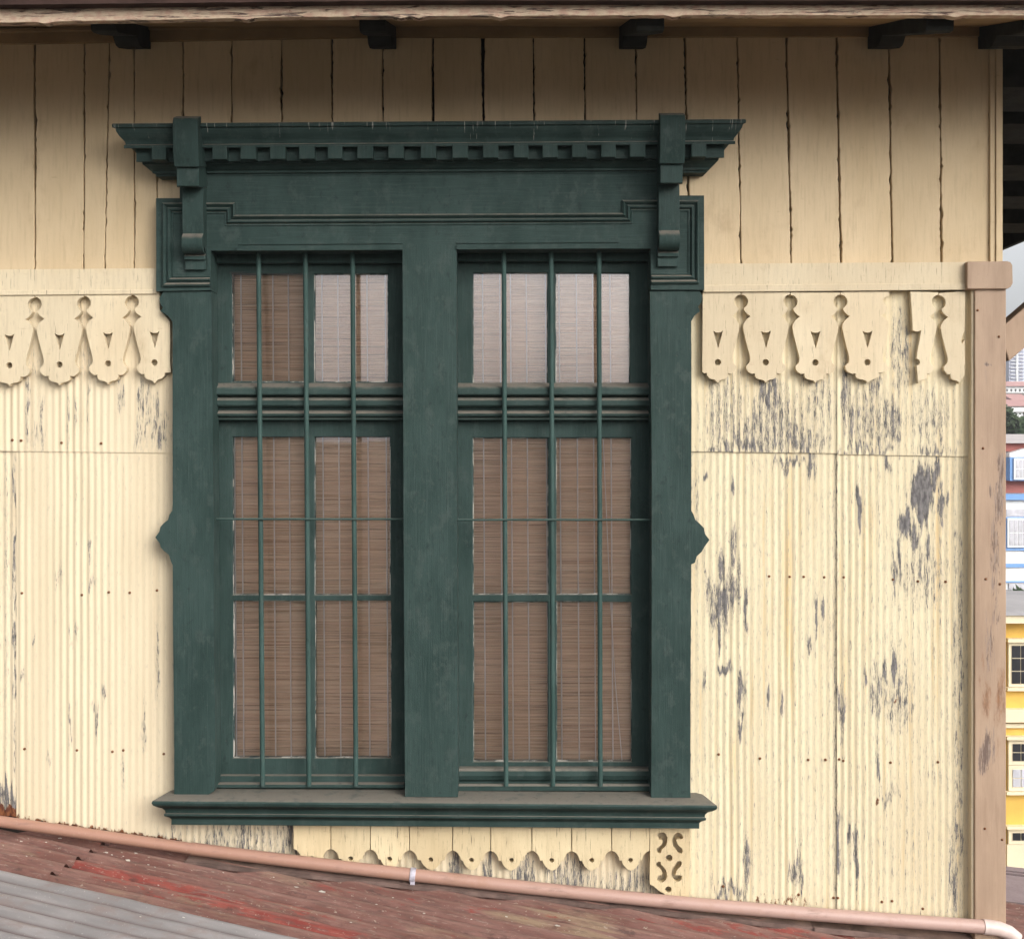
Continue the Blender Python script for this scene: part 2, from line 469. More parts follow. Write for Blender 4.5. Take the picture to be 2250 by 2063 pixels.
def roof_red():
    t = Nt("rusty_red_roof_iron")
    q = t.attr("across"); al = t.attr("along")
    cx = t.n.new("ShaderNodeCombineXYZ"); t.l.new(al, cx.inputs[0]); t.l.new(q, cx.inputs[1])
    def nn(sx, sy, d=5, r=.65, off=0.0):
        mp = t.n.new("ShaderNodeMapping"); mp.inputs["Scale"].default_value = (sx, sy, 1); mp.inputs["Location"].default_value = (off, off, off)
        t.l.new(cx.outputs[0], mp.inputs[0])
        z = t.n.new("ShaderNodeTexNoise"); z.inputs["Scale"].default_value = 1; z.inputs["Detail"].default_value = d; z.inputs["Roughness"].default_value = r
        t.l.new(mp.outputs[0], z.inputs["Vector"]); return z.outputs["Fac"]
    c = t.mix(t.step(nn(3.5, 22), .35, .65), (.155, .070, .056), (.235, .125, .104))
    c = t.mix(t.step(nn(2.2, 16, 5, .6, 3), .56, .70), c, (.27, .19, .125))
    red = t.step(t.math('ADD', t.attr("wear"), t.math('MULTIPLY', t.math('SUBTRACT', nn(9, 75, 7, .74, 5), .5), 2.0)), .38, .52)
    c = t.mix(red, c, t.mix(t.step(nn(12, 40, 4, .6, 8), .35, .65), (.21, .042, .034), (.28, .075, .058)))
    c = t.mix(t.step(nn(5, 18, 5, .65, 11), .64, .74), c, (.075, .042, .035))
    c = t.mix(t.math('MULTIPLY', t.step(nn(45, 120, 5, .72, 17), .615, .65), .75), c, (.42, .35, .28))
    c = t.mix(t.math('MULTIPLY', t.step(nn(7, 30, 6, .7, 41), .58, .66), .7), c, (.070, .042, .036))
    c = t.mix(t.math('MULTIPLY', t.step(nn(12, 150, 6, .72, 23), .48, .62), .55), c, (.11, .07, .06))
    c = t.mix(t.math('MULTIPLY', t.step(nn(16, 200, 5, .7, 31), .57, .66), .5), c, (.36, .27, .22))
    c = t.mix(t.math('MULTIPLY', t.step(t.math('MULTIPLY', t.attr("ridge"), -1.0), .55, .98), .8), c, (.062, .034, .030))  # valley shade painted into the colour so the corrugations stand out
    c = t.mix(t.math('MULTIPLY', t.step(t.attr("ridge"), .6, 1.0), .28), c, (.34, .22, .18))  # light rust tint on the crests, painted paler to bring out the ridges
    t.bump(t.math('ADD', nn(60, 160, 6, .7), nn(300, 300, 3, .6, 2)), .8, .003)
    return t.out(c, .75, .25)
M_roofred = roof_red()

def roof_grey():
    t = Nt("grey_roof_iron")
    q = t.attr("across"); al = t.attr("along")
    cx = t.n.new("ShaderNodeCombineXYZ"); t.l.new(al, cx.inputs[0]); t.l.new(q, cx.inputs[1])
    mp = t.n.new("ShaderNodeMapping"); mp.inputs["Scale"].default_value = (4, 30, 1); t.l.new(cx.outputs[0], mp.inputs[0])
    z = t.n.new("ShaderNodeTexNoise"); z.inputs["Scale"].default_value = 1; z.inputs["Detail"].default_value = 6; t.l.new(mp.outputs[0], z.inputs["Vector"])
    c = t.mix(t.step(z.outputs["Fac"], .35, .65), (.20, .188, .186), (.27, .252, .248))
    c = t.mix(t.math('MULTIPLY', t.step(t.attr("ridge"), -1.0, -.3), -.0), c, c)
    val = t.math('MULTIPLY', t.step(t.math('MULTIPLY', t.attr("ridge"), -1.0), .1, .9), .85)
    c = t.mix(val, c, (.115, .078, .078))        # rust tint plus painted shade in the valleys to sharpen the ridges
    c = t.mix(t.math('MULTIPLY', t.step(t.noise((5, 14, 14), 6, .7, (2, 2, 2)), .50, .68), .6), c, (.20, .15, .135))
    c = t.mix(t.math('MULTIPLY', t.step(t.noise((130, 130, 130), 4, .7), .62, .7), .5), c, (.44, .42, .40))
    t.bump(t.noise((160, 160, 160), 4, .6), .3, .001)
    return t.out(c, .6, .35)
M_roofgrey = roof_grey()
M_flash = plain("flashing_lead", (.155, .105, .09), .75, .35, 14, .3, .5)
M_flake = plain("white_paint_flake", (.56, .53, .47), .8, .25, 60)

# ------------------------------------------------------------------ the house: shell and boards
house = empty("timber_house", (0.0, 1.2, -4.0),
              "weathered cream timber and corrugated iron house with one large dark green double window", "house")
X0 = -2.3                      # the wall runs on to the left beyond the picture
X1 = XZ(2203, 0)[0]            # right corner
sh = MB()
win_holes = [[XZ(455, 545), XZ(1440, 545), XZ(1440, 1745), XZ(455, 1745)]]
sh.prism([(X0, -4.0), (X1 - .012, -4.0), (X1 - .012, 1.42), (X0, 1.42)], .032, .06, win_holes)
sh.box(X1 - .05, X1 - .002, .0605, 5.0, -4.0, 1.42)
sh.box(X0, X0 + .05, .0605, 5.0, -4.0, 1.42)
sh.box(X0 + .0505, X1 - .0505, 4.95, 5.0, -4.0, 1.42)
sh.box(X0 + .0505, X1 - .0505, .0605, 4.949, 1.30, 1.35)
sh.box(X0 + .0505, X1 - .0505, .0605, 4.949, -1.6, -1.55)
sh.build("wall_core", M_dark, house)

# vertical boards above the belt rail
joints = [(-150, -150, 0), (-36, -36, 1.5), (76, 77, 2.2), (185.6, 184, 1.8), (241, 230, 1.0), (295, 295, 1.5), (402, 345, 1.4), (509, 511, 1.6), (619, 620, 2.0),
          (729, 731, 1.8), (841, 843, 1.9), (951, 954, 2.6), (1061, 1064, 4.0), (1172, 1176, 1.9), (1284, 1290, 2.4), (1396, 1402, 2.0),
          (1504.5, 1516, 2.6), (1620, 1628, 1.6), (1728.5, 1739, 2.2), (1838, 1848, 2.6), (1953, 1961, 2.6), (2064.5, 2069, 2.2), (2175, 2176, 1.2)]
pk = MB(); tone = []
TOPY, BOTY = 60, 606
def jx(j, py, side, seed):
    t = (py - 90) / 495.0
    if j[0] == 402:                       # this joint jogs sideways behind the cornice
        x = 402 if py < 320 else 345
    else:
        x = j[0] + (j[1] - j[0]) * min(max(t, 0), 1)
    w = 1.2 * j[2] * (.6 + .55 * nz(py * .012, seed * 3.7))
    w += max(0, nz(py * .07, seed * 9.1 + side * 3.3, 2) - .20) * 6.5 + max(0, nz(py * .19, seed * 5.1 + side * 7.7, 6) - .25) * 5          # chipped places
    x += 1.1 * nz(py * .008, seed * 2.3, 5) + .6 * nz(py * .09, seed, side) + .7 * nz(py * .21, seed * 4, side)
    return x + side * max(w, .5)
for i in range(len(joints) - 1):
    a, b = joints[i], joints[i + 1]
    n = 75
    L = []; Rr = []
    boty = 480 if 400 < a[0] < 1420 or b[0] in (509,) else BOTY
    for k in range(n + 1):
        py = TOPY + (boty - TOPY) * k / n
        if b[0] == 402 and False: pass
        L.append((jx(a, py, +1, i), py)); Rr.append((jx(b, py, -1, i + 1), py))
    dy = .0022 * nz(i * 5.3, 2.2)
    vs = []; fs = []
    for k in range(n + 1):
        for (px, py), yy in ((L[k], .028), (L[k], dy + .0016), (L[k], dy), (Rr[k], dy), (Rr[k], dy + .0016), (Rr[k], .028)):
            vs.append(W(px, py, 0.0))
            vs[-1] = Vector((vs[-1].x, yy, vs[-1].z))
        # small eased edge
        vs[-4] = Vector((vs[-4].x + .0016, vs[-4].y, vs[-4].z)); vs[-3] = Vector((vs[-3].x - .0016, vs[-3].y, vs[-3].z))
    for k in range(n):
        for m in range(5):
            p = k * 6 + m
            fs.append((p, p + 1, p + 7, p + 6))
    pk.add(vs, fs)
    tone += [abs(nz(i * 7.31, 4.4)) * 1.6] * len(vs)
pk.a["tone"] = tone
pk.build("plank_siding", M_plank, house)

ct = MB()
ct.slab(wob([(2176, 70), (2187, 70), (2187, 606), (2176, 606)], .5, 20), -.010, .03)
ct.slab(wob([(2189, 70), (2203.5, 70), (2203.5, 606), (2189, 606)], .5, 20, 3), -.016, .03)
ct.a["tone"] = [.2] * len(ct.v)
ct.build("corner_trim", M_plank, house, .0015)

# ------------------------------------------------------------------ corrugated sheets
def fld(px, py, blobs):
    w = np.zeros_like(px)
    for (cx, cy, rx, ry, a) in blobs:
        d = ((px - cx) / rx) ** 2 + ((py - cy) / ry) ** 2
        w = np.maximum(w, a * np.exp(-.8 * d * d))
    return w

def sheet(px0, px1, top, bot, y, mat, wear=(), rust=(), base=.05, pitch=15.2, amp=.0013, phase=0.0, ragged=0.0, name="corrugated_sheet", rustbot=0.0, label=None):
    """one vertically corrugated sheet; top and bot are functions of px giving py"""
    nx = int((px1 - px0) / pitch * 10); ny = max(6, int((bot((px0 + px1) / 2) - top((px0 + px1) / 2)) / 6))
    u = np.linspace(px0, px1, nx + 1)
    tp = np.array([top(a) for a in u]); bt = np.array([bot(a) + ragged * nz(a * .05, y * 91, 3) + ragged * .6 * nz(a * .21, y * 53, 8) for a in u])
    v = np.linspace(0, 1, ny + 1)
    PX = np.repeat(u[None, :], ny + 1, 0); PY = tp[None, :] + (bt - tp)[None, :] * v[:, None]
    # the sheet is dented a little: the ridges wander
    dent = np.array([[1.6 * nz(a * .004, b * .006, y * 77) for a in u] for b in np.linspace(tp[0], bt[0], ny + 1)])
    ph = (PX + dent * .8) / pitch * 2 * np.pi + phase
    ridge = np.cos(ph)
    Y = y - amp * ridge * (.8 + .45 * np.sin(PX * .037 + 1.7 * np.sin(PX * .011))) + dent * .0011
    X = (PX - HX) * 4 / F; Z = (HY - PY) * 4 / F
    m = MB()
    m.v = [tuple(p) for p in np.stack([X, Y, Z], -1).reshape(-1, 3)]
    idx = np.arange((ny + 1) * (nx + 1)).reshape(ny + 1, nx + 1)
    q = np.stack([idx[:-1, :-1], idx[1:, :-1], idx[1:, 1:], idx[:-1, 1:]], -1).reshape(-1, 4)
    m.f = [tuple(int(t) for t in r) for r in q]; m.mi = [0] * len(m.f)
    m.a["ridge"] = ridge.reshape(-1)
    wx = np.array([[9 * nz(a * .045, b * .016, y * 31) + 4 * nz(a * .14, b * .03, 2) for a in u] for b in np.linspace(tp[0], bt[0], ny + 1)])
    wy = np.array([[42 * nz(a * .13, b * .010, y * 17) for a in u] for b in np.linspace(tp[0], bt[0], ny + 1)])
    m.a["wear"] = (base + fld(PX + wx, PY + wy, wear)).reshape(-1)
    rb = fld(PX + wx * .5, PY + wy * .3, rust)
    if rustbot: rb = np.maximum(rb, rustbot * np.clip(1 - (bt[None, :] - PY) / 26.0, 0, 1))
    m.a["rust"] = rb.reshape(-1)
    o = m.build(name, mat, house, smooth=180, noflip=True)
    if label: o["label"] = label
    return o

def nails(par, pts, y):
    for (px, py) in pts:
        m = MB()
        c = W(px, py, y)
        r = .0042
        vs = [c + Vector((0, -.004, 0))]; n = 8
        for rr, yy in ((.6, -.0032), (1, -.0012), (1, .004)):
            vs += [c + Vector((r * rr * math.cos(2 * math.pi * k / n), yy, r * rr * math.sin(2 * math.pi * k / n))) for k in range(n)]
        fs = [(0, 1 + (k + 1) % n, 1 + k) for k in range(n)]
        for q in range(2):
            fs += [(1 + q * n + k, 1 + q * n + (k + 1) % n, 1 + (q + 1) * n + (k + 1) % n, 1 + (q + 1) * n + k) for k in range(n)]
        m.add(vs, fs)
        m.build("nail", M_nail, par, smooth=60)

s1 = sheet(-200, 36.5, lambda a: 985, lambda a: 1794, .004, M_corrL, [(12, 1250, 14, 700, .22), (33, 1300, 5, 500, .45), (15, 1760, 60, 40, .62)], [(20, 1788, 60, 20, .8)], .08, ragged=4, phase=1.0, rustbot=.7)
s2 = sheet(36, 400, lambda a: 980, lambda a: 1797 + (a - 38) * .142, 0.0, M_corrL,
           [(205, 1270, 8, 22, .3), (128, 1265, 10, 25, .3), (78, 1400, 4, 16, .4), (345, 1450, 5, 110, .36), (212, 1575, 5, 30, .4), (225, 1520, 4, 25, .4), (50, 1480, 4, 22, .4), (130, 1270, 5, 30, .36), (152, 1590, 4, 40, .36), (315, 1600, 5, 60, .34), (195, 1200, 5, 30, .34), (270, 1700, 6, 50, .32), (162, 1400, 12, 14, .3), (110, 1664, 8, 14, .3), (365, 1850, 50, 22, .36)],
           [(90, 1778, 40, 12, .2)], .13, ragged=5, rustbot=.62)
nails(s2, [(48, 1303), (180, 1307), (239, 1301), (285, 1302), (345, 1297), (54, 1645), (169, 1648), (247, 1651), (271, 1648), (360, 1656)], -.001)
s3 = sheet(-200, 395, lambda a: 640, lambda a: 991 + .012 * a, -.0035, M_corrL,
           [(62, 900, 7, 110, .42), (91, 930, 6, 75, .45), (75, 960, 8, 40, .36), (150, 910, 5, 50, .36), (166, 910, 5, 50, .34), (193, 890, 4, 60, .34), (265, 860, 9, 50, .44),
            (300, 960, 5, 50, .40), (311, 900, 7, 90, .5), (326, 905, 6, 90, .46), (341, 915, 6, 80, .52), (356, 950, 9, 50, .52), (370, 930, 6, 60, .36), (185, 790, 22, 40, .26), (75, 790, 22, 45, .26)],
           [], .06)
nails(s3, [(46, 968), (27, 967), (135, 973), (222, 974)], -.006)
s4 = sheet(1505, 1842, lambda a: 982, lambda a: 1994 + (a - 1517) * .08, 0.001, M_corrR,
           [(1583, 1240, 5, 45, .5), (1582, 1335, 24, 55, .42), (1588, 1325, 12, 42, .6), (1612, 1290, 16, 60, .38), (1640, 1340, 4, 55, .5), (1552, 1055, 8, 11, .5), (1554, 1300, 4, 40, .42), (1615, 1068, 5, 22, .5),
            (1594, 1462, 16, 13, .52), (1582, 1390, 6, 30, .5), (1628, 1510, 8, 36, .42), (1627, 1590, 9, 26, .42), (1690, 1530, 5, 34, .42), (1719, 1540, 5, 28, .4), (1548, 1490, 4, 26, .42), (1795, 1350, 4, 50, .46), (1810, 1350, 5, 40, .4),
            (1780, 1420, 5, 22, .4), (1780, 1018, 12, 22, .48), (1740, 1015, 45, 10, .36), (1640, 1890, 8, 60, .36), (1755, 1900, 8, 60, .38), (1740, 1920, 8, 30, .42), (1600, 1960, 40, 20, .36), (1610, 1200, 9, 40, .34), (1525, 1150, 10, 120, .22), (1835, 1500, 8, 600, .16)],
           [(1700, 1985, 140, 26, .46), (1835, 1960, 12, 50, .4), (1700, 1985, 150, 14, .5)], .26, ragged=1.5, phase=.6)
nails(s4, [(1690, 1266), (1735, 1267), (1766, 1267), (1811, 1268), (1579, 1657), (1670, 1666), (1776, 1669), (1814, 1669), (1589, 1947), (1755, 1965), (1832, 1972)], -.001)
s5 = sheet(1838, 2128, lambda a: 984, lambda a: 2020 + (a - 1838) * .06, -.0025, M_corrR,
           [(2027, 1080, 22, 62, .78), (2055, 1040, 10, 34, .55), (1990, 1152, 13, 38, .62), (2008, 1185, 10, 28, .46), (1888, 1112, 8, 40, .66), (2066, 1110, 5, 40, .46), (2078, 1090, 4, 22, .42), (2036, 1200, 6, 28, .42), (1965, 1250, 6, 50, .40), (1978, 1235, 5, 34, .4), (1946, 1020, 6, 18, .42),
            (1965, 1455, 7, 40, .6), (1943, 1478, 7, 30, .44), (1898, 1470, 5, 26, .4), (1930, 1520, 18, 60, .26), (1975, 1540, 30, 60, .24), (1928, 1690, 5, 60, .34), (1865, 1830, 5, 34, .44), (1880, 1870, 5, 60, .44), (1840, 1850, 5, 70, .46), (1848, 1560, 7, 60, .34), (2105, 1400, 10, 260, .20), (2106, 1750, 8, 220, .24), (2090, 1900, 8, 100, .30), (2100, 1960, 8, 50, .4), (1950, 1740, 20, 20, .26), (2030, 1260, 50, 60, .2)],
           [(1968, 1540, 14, 10, .5), (1926, 1758, 7, 20, .5), (1957, 1595, 5, 12, .46), (1972, 1725, 5, 12, .42)], .28, ragged=1.0, phase=.2)
nails(s5, [(1844, 1668), (1853, 1671), (1957, 1675), (2061, 1674), (1854, 1268), (1962, 1273), (2017, 1277), (2078, 1278), (1841, 1972), (1938, 1981), (1960, 1979), (2028, 1996)], -.004)
s6 = sheet(1505, 1842, lambda a: 640, lambda a: 992 + (a - 1517) * .012, -.0045, M_corrR,
           [(1688, 862, 22, 32, .62), (1590, 900, 50, 90, .32), (1700, 925, 60, 85, .40), (1690, 960, 110, 55, .40), (1620, 985, 90, 14, .52), (1760, 975, 60, 26, .46), (1590, 848, 35, 16, .34), (1790, 900, 50, 110, .30), (1532, 900, 12, 120, .0), (1780, 760, 20, 60, .16)],
           [], .15, phase=.6)
s7 = sheet(1838, 2128, lambda a: 640, lambda a: 998 + (a - 1838) * .018, -.0075, M_corrR,
           [(1856, 870, 10, 75, .46), (1870, 925, 9, 60, .44), (1915, 850, 20, 30, .40), (1910, 920, 50, 80, .34), (1960, 930, 22, 60, .42), (1975, 780, 26, 130, .30), (1990, 780, 12, 60, .36), (2040, 920, 60, 70, .28), (1900, 990, 70, 14, .46), (2050, 992, 60, 12, .40)],
           [], .16, phase=.2)
s8 = sheet(395, 1572, lambda a: 1740, lambda a: 1900 + (a - 405) * .105, .006, M_corrL,
           [(560, 1850, 130, 60, .26), (640, 1830, 14, 50, .46), (470, 1860, 30, 50, .36), (420, 1900, 20, 40, .5), (530, 1850, 14, 60, .4), (1150, 1930, 30, 60, .40), (1075, 1920, 12, 50, .46), (1250, 1930, 60, 60, .36), (1380, 1950, 70, 40, .36), (1000, 1900, 14, 50, .44)],
           [(415, 1880, 14, 40, .7)], .18, ragged=2, rustbot=.3)

# ------------------------------------------------------------------ belt rails
def rail(poly, y0=-.030):
    m = MB()
    m.slab(poly, y0, .01)
    return m
br = MB()
br.slab(wob([(-210, 594), (345, 590), (345, 642), (-210, 647)], .5, 24), -.032, .012)
br.build("belt_rail", M_rail, house, .004)
br = MB()
br.slab(wob([(1546, 580), (2125, 576), (2125, 633), (1546, 638)], .5, 24), -.034, .012)
rail_r = br.build("belt_rail", M_rail, house, .004)
br = MB()
br.slab([(2125.5, 575), (2214, 574), (2221, 576), (2225, 583), (2226, 622), (2221, 631), (2213, 635), (2125.5, 635)], -.058, .06)
n_ = len(br.v)
br.a["wear"] = [0.1] * n_; br.a["rust"] = [0.0] * n_
br.build("rail_end", M_post, rail_r, .004)
br = MB()
br.slab([(-210, 640), (345, 636), (345, 646), (-210, 651)], -.037, -.0325)
br.build("belt_rail_bead", M_rail, house, .0015)
br = MB()
br.slab([(1546, 627), (2125, 622), (2125, 637), (1546, 642)], -.039, -.0345)
br.build("belt_rail_bead", M_rail, house, .0015)

# ------------------------------------------------------------------ corner post
def gridboard(px0, px1, py0, py1, y0, y1, nx, ny, wearf, rustf, amp=.4, seed=0):
    m = MB(); A = []; B = []
    vs = []; fs = []
    for j in range(ny + 1):
        py = py0 + (py1 - py0) * j / ny
        for i in range(nx + 1):
            px = px0 + (px1 - px0) * i / nx
            e = amp * nz(py * .02 + seed, i * 3.0) + (amp * 1.4 * max(0, nz(py * .08, seed + i) - .3) * (1 if i == 0 else -1 if i == nx else 0))
            p = W(px + e, py, y0)
            vs.append((p.x, y0, p.z))
    st = len(vs)
    for j in range(ny + 1):
        for i in (0, nx):
            x, y, z = vs[j * (nx + 1) + i]
            vs.append((x, y1, z))
    for j in range(ny):
        for i in range(nx):
            a = j * (nx + 1) + i
            fs.append((a, a + nx + 1, a + nx + 2, a + 1))
        a = j * (nx + 1); b = st + 2 * j
        fs.append((a, b, b + 2, a + nx + 1)); fs.append((a + nx, a + 2 * nx + 1, b + 3, b + 1))
    m.add(vs, fs)
    P = np.array([((v[0] / (v[1] + 4) * F + HX), HY - v[2] / (v[1] + 4) * F) for v in vs])
    m.a["wear"] = fld(P[:, 0], P[:, 1], wearf) + .26
    m.a["rust"] = fld(P[:, 0], P[:, 1], rustf)
    return m
pm = gridboard(2142, 2211, 634, 2070, -.045, .12, 8, 240,
               [(2200, 1030, 10, 40, .5), (2196, 1100, 12, 60, .44), (2178, 1080, 3, 20, .5), (2185, 1230, 12, 120, .40), (2168, 1650, 10, 55, .56), (2160, 1670, 12, 40, .5), (2180, 1640, 8, 60, .4), (2175, 1420, 14, 80, .34), (2190, 1350, 8, 40, .4), (2168, 830, 10, 30, .2), (2170, 800, 8, 5, .6)],
               [(2166, 1535, 14, 55, .62), (2200, 1530, 12, 75, .75), (2191, 1600, 7, 110, .55), (2160, 1480, 4, 60, .4), (2155, 1500, 6, 30, .4), (2205, 2005, 8, 40, .4), (2166, 1272, 5, 8, .5), (2197, 1285, 7, 8, .45)])
post = pm.build("corner_post", M_post, house, .003)
bm_ = gridboard(2134.5, 2141.3, 634, 2032, -.036, .02, 2, 120, [], [])
bm_.build("post_batten", M_rail, post, .001)
for (px, py) in ((2195, 740), (2148, 682), (2166, 1272), (2197, 1283), (2160, 985), (2164, 1820), (2202, 1844)):
    nails(post, [(px, py)], -.045)

# ------------------------------------------------------------------ sawn valance boards
HALF = [(.8, 641), (.8, 646.4), (6, 647.6), (11, 651), (14.4, 656), (15.5, 662), (14.2, 668), (10.5, 673), (6, 676.6), (6.6, 680), (10, 685.5), (15, 690), (21, 694), (15, 698.5), (9.5, 704), (5.5, 711), (4.2, 717), (5.6, 728), (9.5, 744), (14.5, 764), (18.6, 779), (19.8, 788), (18, 796), (13.5, 800.5), (10.8, 803.6), (12, 811), (16.5, 816.6), (23.5, 820.4), (31, 819.4), (31, 824), (33, 829), (38, 832), (46, 833.4), (52, 836)]
def tri(c, dy):
    return [(c - 10.5, 726 + dy), (c - 5, 729.5 + dy), (c + 1, 730 + dy), (c + 6, 729.3 + dy), (c + 11, 725.5 + dy), (c + 6, 745 + dy), (c + .8, 764 + dy), (c - 5, 745 + dy)]
def valance(jl, jr, dy, left=None, right=None, c=None, holes=True, label=None, yo=0.0):
    c = c if c is not None else (jl + jr) / 2
    kl = (c - (jl or 0)) / 55.0 if jl is not None else 1
    kr = ((jr or 0) - c) / 55.0 if jr is not None else 1
    L = left if left is not None else [(jl + o * (kl if o > 22 else 1), py + dy) for (o, py) in HALF]
    Rr = right if right is not None else [(jr - o * (kr if o > 22 else 1), py + dy) for (o, py) in HALF]
    poly = L + [(c, 840.5 + dy)] + Rr[::-1]
    hs = [tri(c, dy), circle(c, 795 + dy, 7.0)] if holes else []
    m = MB()
    m.slab(wob(poly, .35, 30, jl or 0), -.031 + yo, -.0095 + yo, hs)
    o = m.build("valance_board", M_rail, house, .0012)
    if label: o["label"] = label
valance(-146, -36, 9)
valance(-36, 76.5, 8)
valance(76.5, 184.5, 6.5)
valance(184.5, 289.5, 4)
valance(289.5, None, 2, right=[(350, 641), (351, 682), (360, 690), (373, 706), (374, 760), (373, 790), (375, 812), (375.5, 818), (362, 820), (361, 826), (355, 832), (347, 834)], c=339)
valance(None, 1628.5, 1, left=[(1544, 640), (1544, 720), (1543, 790), (1543.5, 818), (1548, 820), (1553, 819), (1554, 825), (1560, 832), (1570, 834)], c=1577.6, label="first board of the right valance with a straight left edge and a split tip")
valance(1628.5, 1737, 1)
valance(1737, 1846.5, 1.5)
valance(1846.5, 1954, 1, right=[(1953.6, 641), (1953.6, 650), (1945, 653), (1940, 660), (1943, 668), (1950, 676), (1947, 684), (1941, 690), (1934, 693.5), (1943, 698), (1952, 706), (1953, 720), (1949, 745), (1943, 768), (1939.5, 784), (1941, 796), (1950, 803), (1952, 810), (1946, 816), (1934, 819.5), (1931, 818), (1933, 824), (1930, 829), (1922, 832), (1914, 836)], c=1906, label="valance board with its right edge broken off")
valance(None, 2062.5, 2, left=[(2000, 640), (2003, 680), (2005.5, 726), (2012, 728.5), (2018, 729), (2024, 726), (2021, 745), (2016, 770), (2014, 788), (2020, 791), (2022, 797), (2019, 802), (2014, 803), (2016, 822)], c=2017, holes=False, label="half of a valance board, split down the middle and broken off on its left")
valance(2062.5, None, 3, right=[(2121, 640), (2120, 715), (2120.5, 726), (2117, 733), (2112, 747), (2114, 755), (2120, 745), (2120.5, 800), (2119.5, 826), (2114, 832)], c=2108, holes=False, label="last valance board, cut off against the brown corner post")

# sawn boards under the sill
AP = [(.9, 1800), (.9, 1865), (6, 1866.5), (11.5, 1871), (15.6, 1878), (17.6, 1886), (23.5, 1886.5), (24.6, 1891.5), (28.5, 1898), (34.5, 1904), (39, 1906.5)]
aj = [(644, 0), (727, 0), (813.6, 1.2), (899.6, 2.4), (994.5, 3.5), (1078, 4.5), (1168.5, 4), (1256, 5), (1344, 4), (1428, 4)]
for i in range(len(aj) - 1):
    (a, da), (b, db) = aj[i], aj[i + 1]
    k = (b - a) / 87.0
    L = [(a + o * (k if o > 18 else 1), p + da) for o, p in AP]; Rr = [(b - o * (k if o > 18 else 1), p + db) for o, p in AP]
    m = MB()
    m.slab(wob(L + [((a + b) / 2, 1908.5 + (da + db) / 2)] + Rr[::-1], .5, 30, a), -.028 + .002 * nz(i * 3.3), -.006, [circle((a + b) / 2 + 1.5 * nz(i * 7.7), 1885 + (da + db) / 2, 5.2, 14)])
    m.build("apron_board", M_apron, house, .0011)
Z4 = lambda p: (1400 + p[0] / 10.27, 1800 + p[1] / 10.27)
hookL = [(455, 330), (520, 288), (590, 288), (650, 330), (685, 410), (680, 500), (650, 590), (600, 640), (552, 685), (540, 750), (490, 762), (440, 720), (445, 650), (500, 610), (555, 560), (578, 500), (560, 446), (510, 456), (470, 400)]
hookR = [(798, 420), (845, 330), (910, 290), (970, 300), (1020, 350), (1040, 420), (990, 450), (920, 440), (882, 452), (902, 530), (950, 600), (1010, 650), (1030, 710), (1010, 765), (930, 760), (880, 680), (820, 610), (795, 500)]
m = MB()
hl = [[Z4(p) for p in hookL], [Z4(p) for p in hookR], [Z4((p[0] - 10, 1705 - p[1])) for p in hookL], [Z4((p[0] - 20, 1700 - p[1])) for p in hookR], [Z4(p) for p in circle(722, 865, 76)], [Z4(p) for p in circle(705, 1575, 72)]]
m.slab(wob([(1428.5, 1802), (1516, 1802), (1517, 1880), (1512, 1940), (1515, 1975), (1490, 1972), (1478, 1966), (1466, 1968), (1458, 1962), (1446, 1955), (1436, 1946), (1428, 1942)], .6, 12), -.030, -.007, hl)
m.build("pierced_panel", M_apron, house, .0012)

# ------------------------------------------------------------------ window surround
lc = [(360, 640), (350, 655), (352, 668), (358, 676), (352, 684), (366, 692), (374, 700), (379, 708), (379, 900), (379.5, 1105), (378, 1122), (372, 1130), (369, 1142), (359, 1150), (352, 1158), (350, 1168), (341, 1181), (351, 1194), (353, 1203), (361, 1211), (371, 1218), (375, 1232), (379.5, 1242), (380, 1400), (382.5, 1600), (382.5, 1746), (456, 1746), (470, 1738), (473, 1700), (470, 1400), (468, 1000), (464, 640)]
m = MB(); m.slab(wob(lc, .5, 16), -.052, .030)
m.build("window_casing", M_green, house, .0025)
rc = [(1428, 640), (1432, 1000), (1432, 1400), (1431, 1752), (1517, 1752), (1517.5, 1500), (1519, 1240), (1527, 1236), (1531, 1222), (1542, 1212), (1548, 1201), (1559, 1186), (1549, 1172), (1547, 1160), (1537, 1150), (1528, 1142), (1524, 1130), (1519, 1122), (1519.5, 900), (1519, 706), (1526, 694), (1538, 684), (1534, 674), (1542, 664), (1544, 652), (1538, 640)]
m = MB(); m.slab(wob(rc, .5, 16, 5), -.052, .030)
m.build("window_casing", M_green, house, .0025)
m = MB(); m.slab(wob([(884.5, 538), (1003, 537), (1003.5, 1000), (1006, 1751), (890, 1750), (887, 1200)], .4, 30, 2), -.064, .10)
m.build("mullion", M_green, house, .0025)
hb = [(343, 436), (343, 640), (463, 638), (463, 551), (1430, 546.5), (1430, 637), (1547.5, 637), (1547, 430), (1490, 430), (1490, 372), (395, 376), (395, 436)]
m = MB(); m.slab(wob(hb, .4, 40, 8), -.060, .030)
head = m.build("head_board", M_greenH, house, .0025)

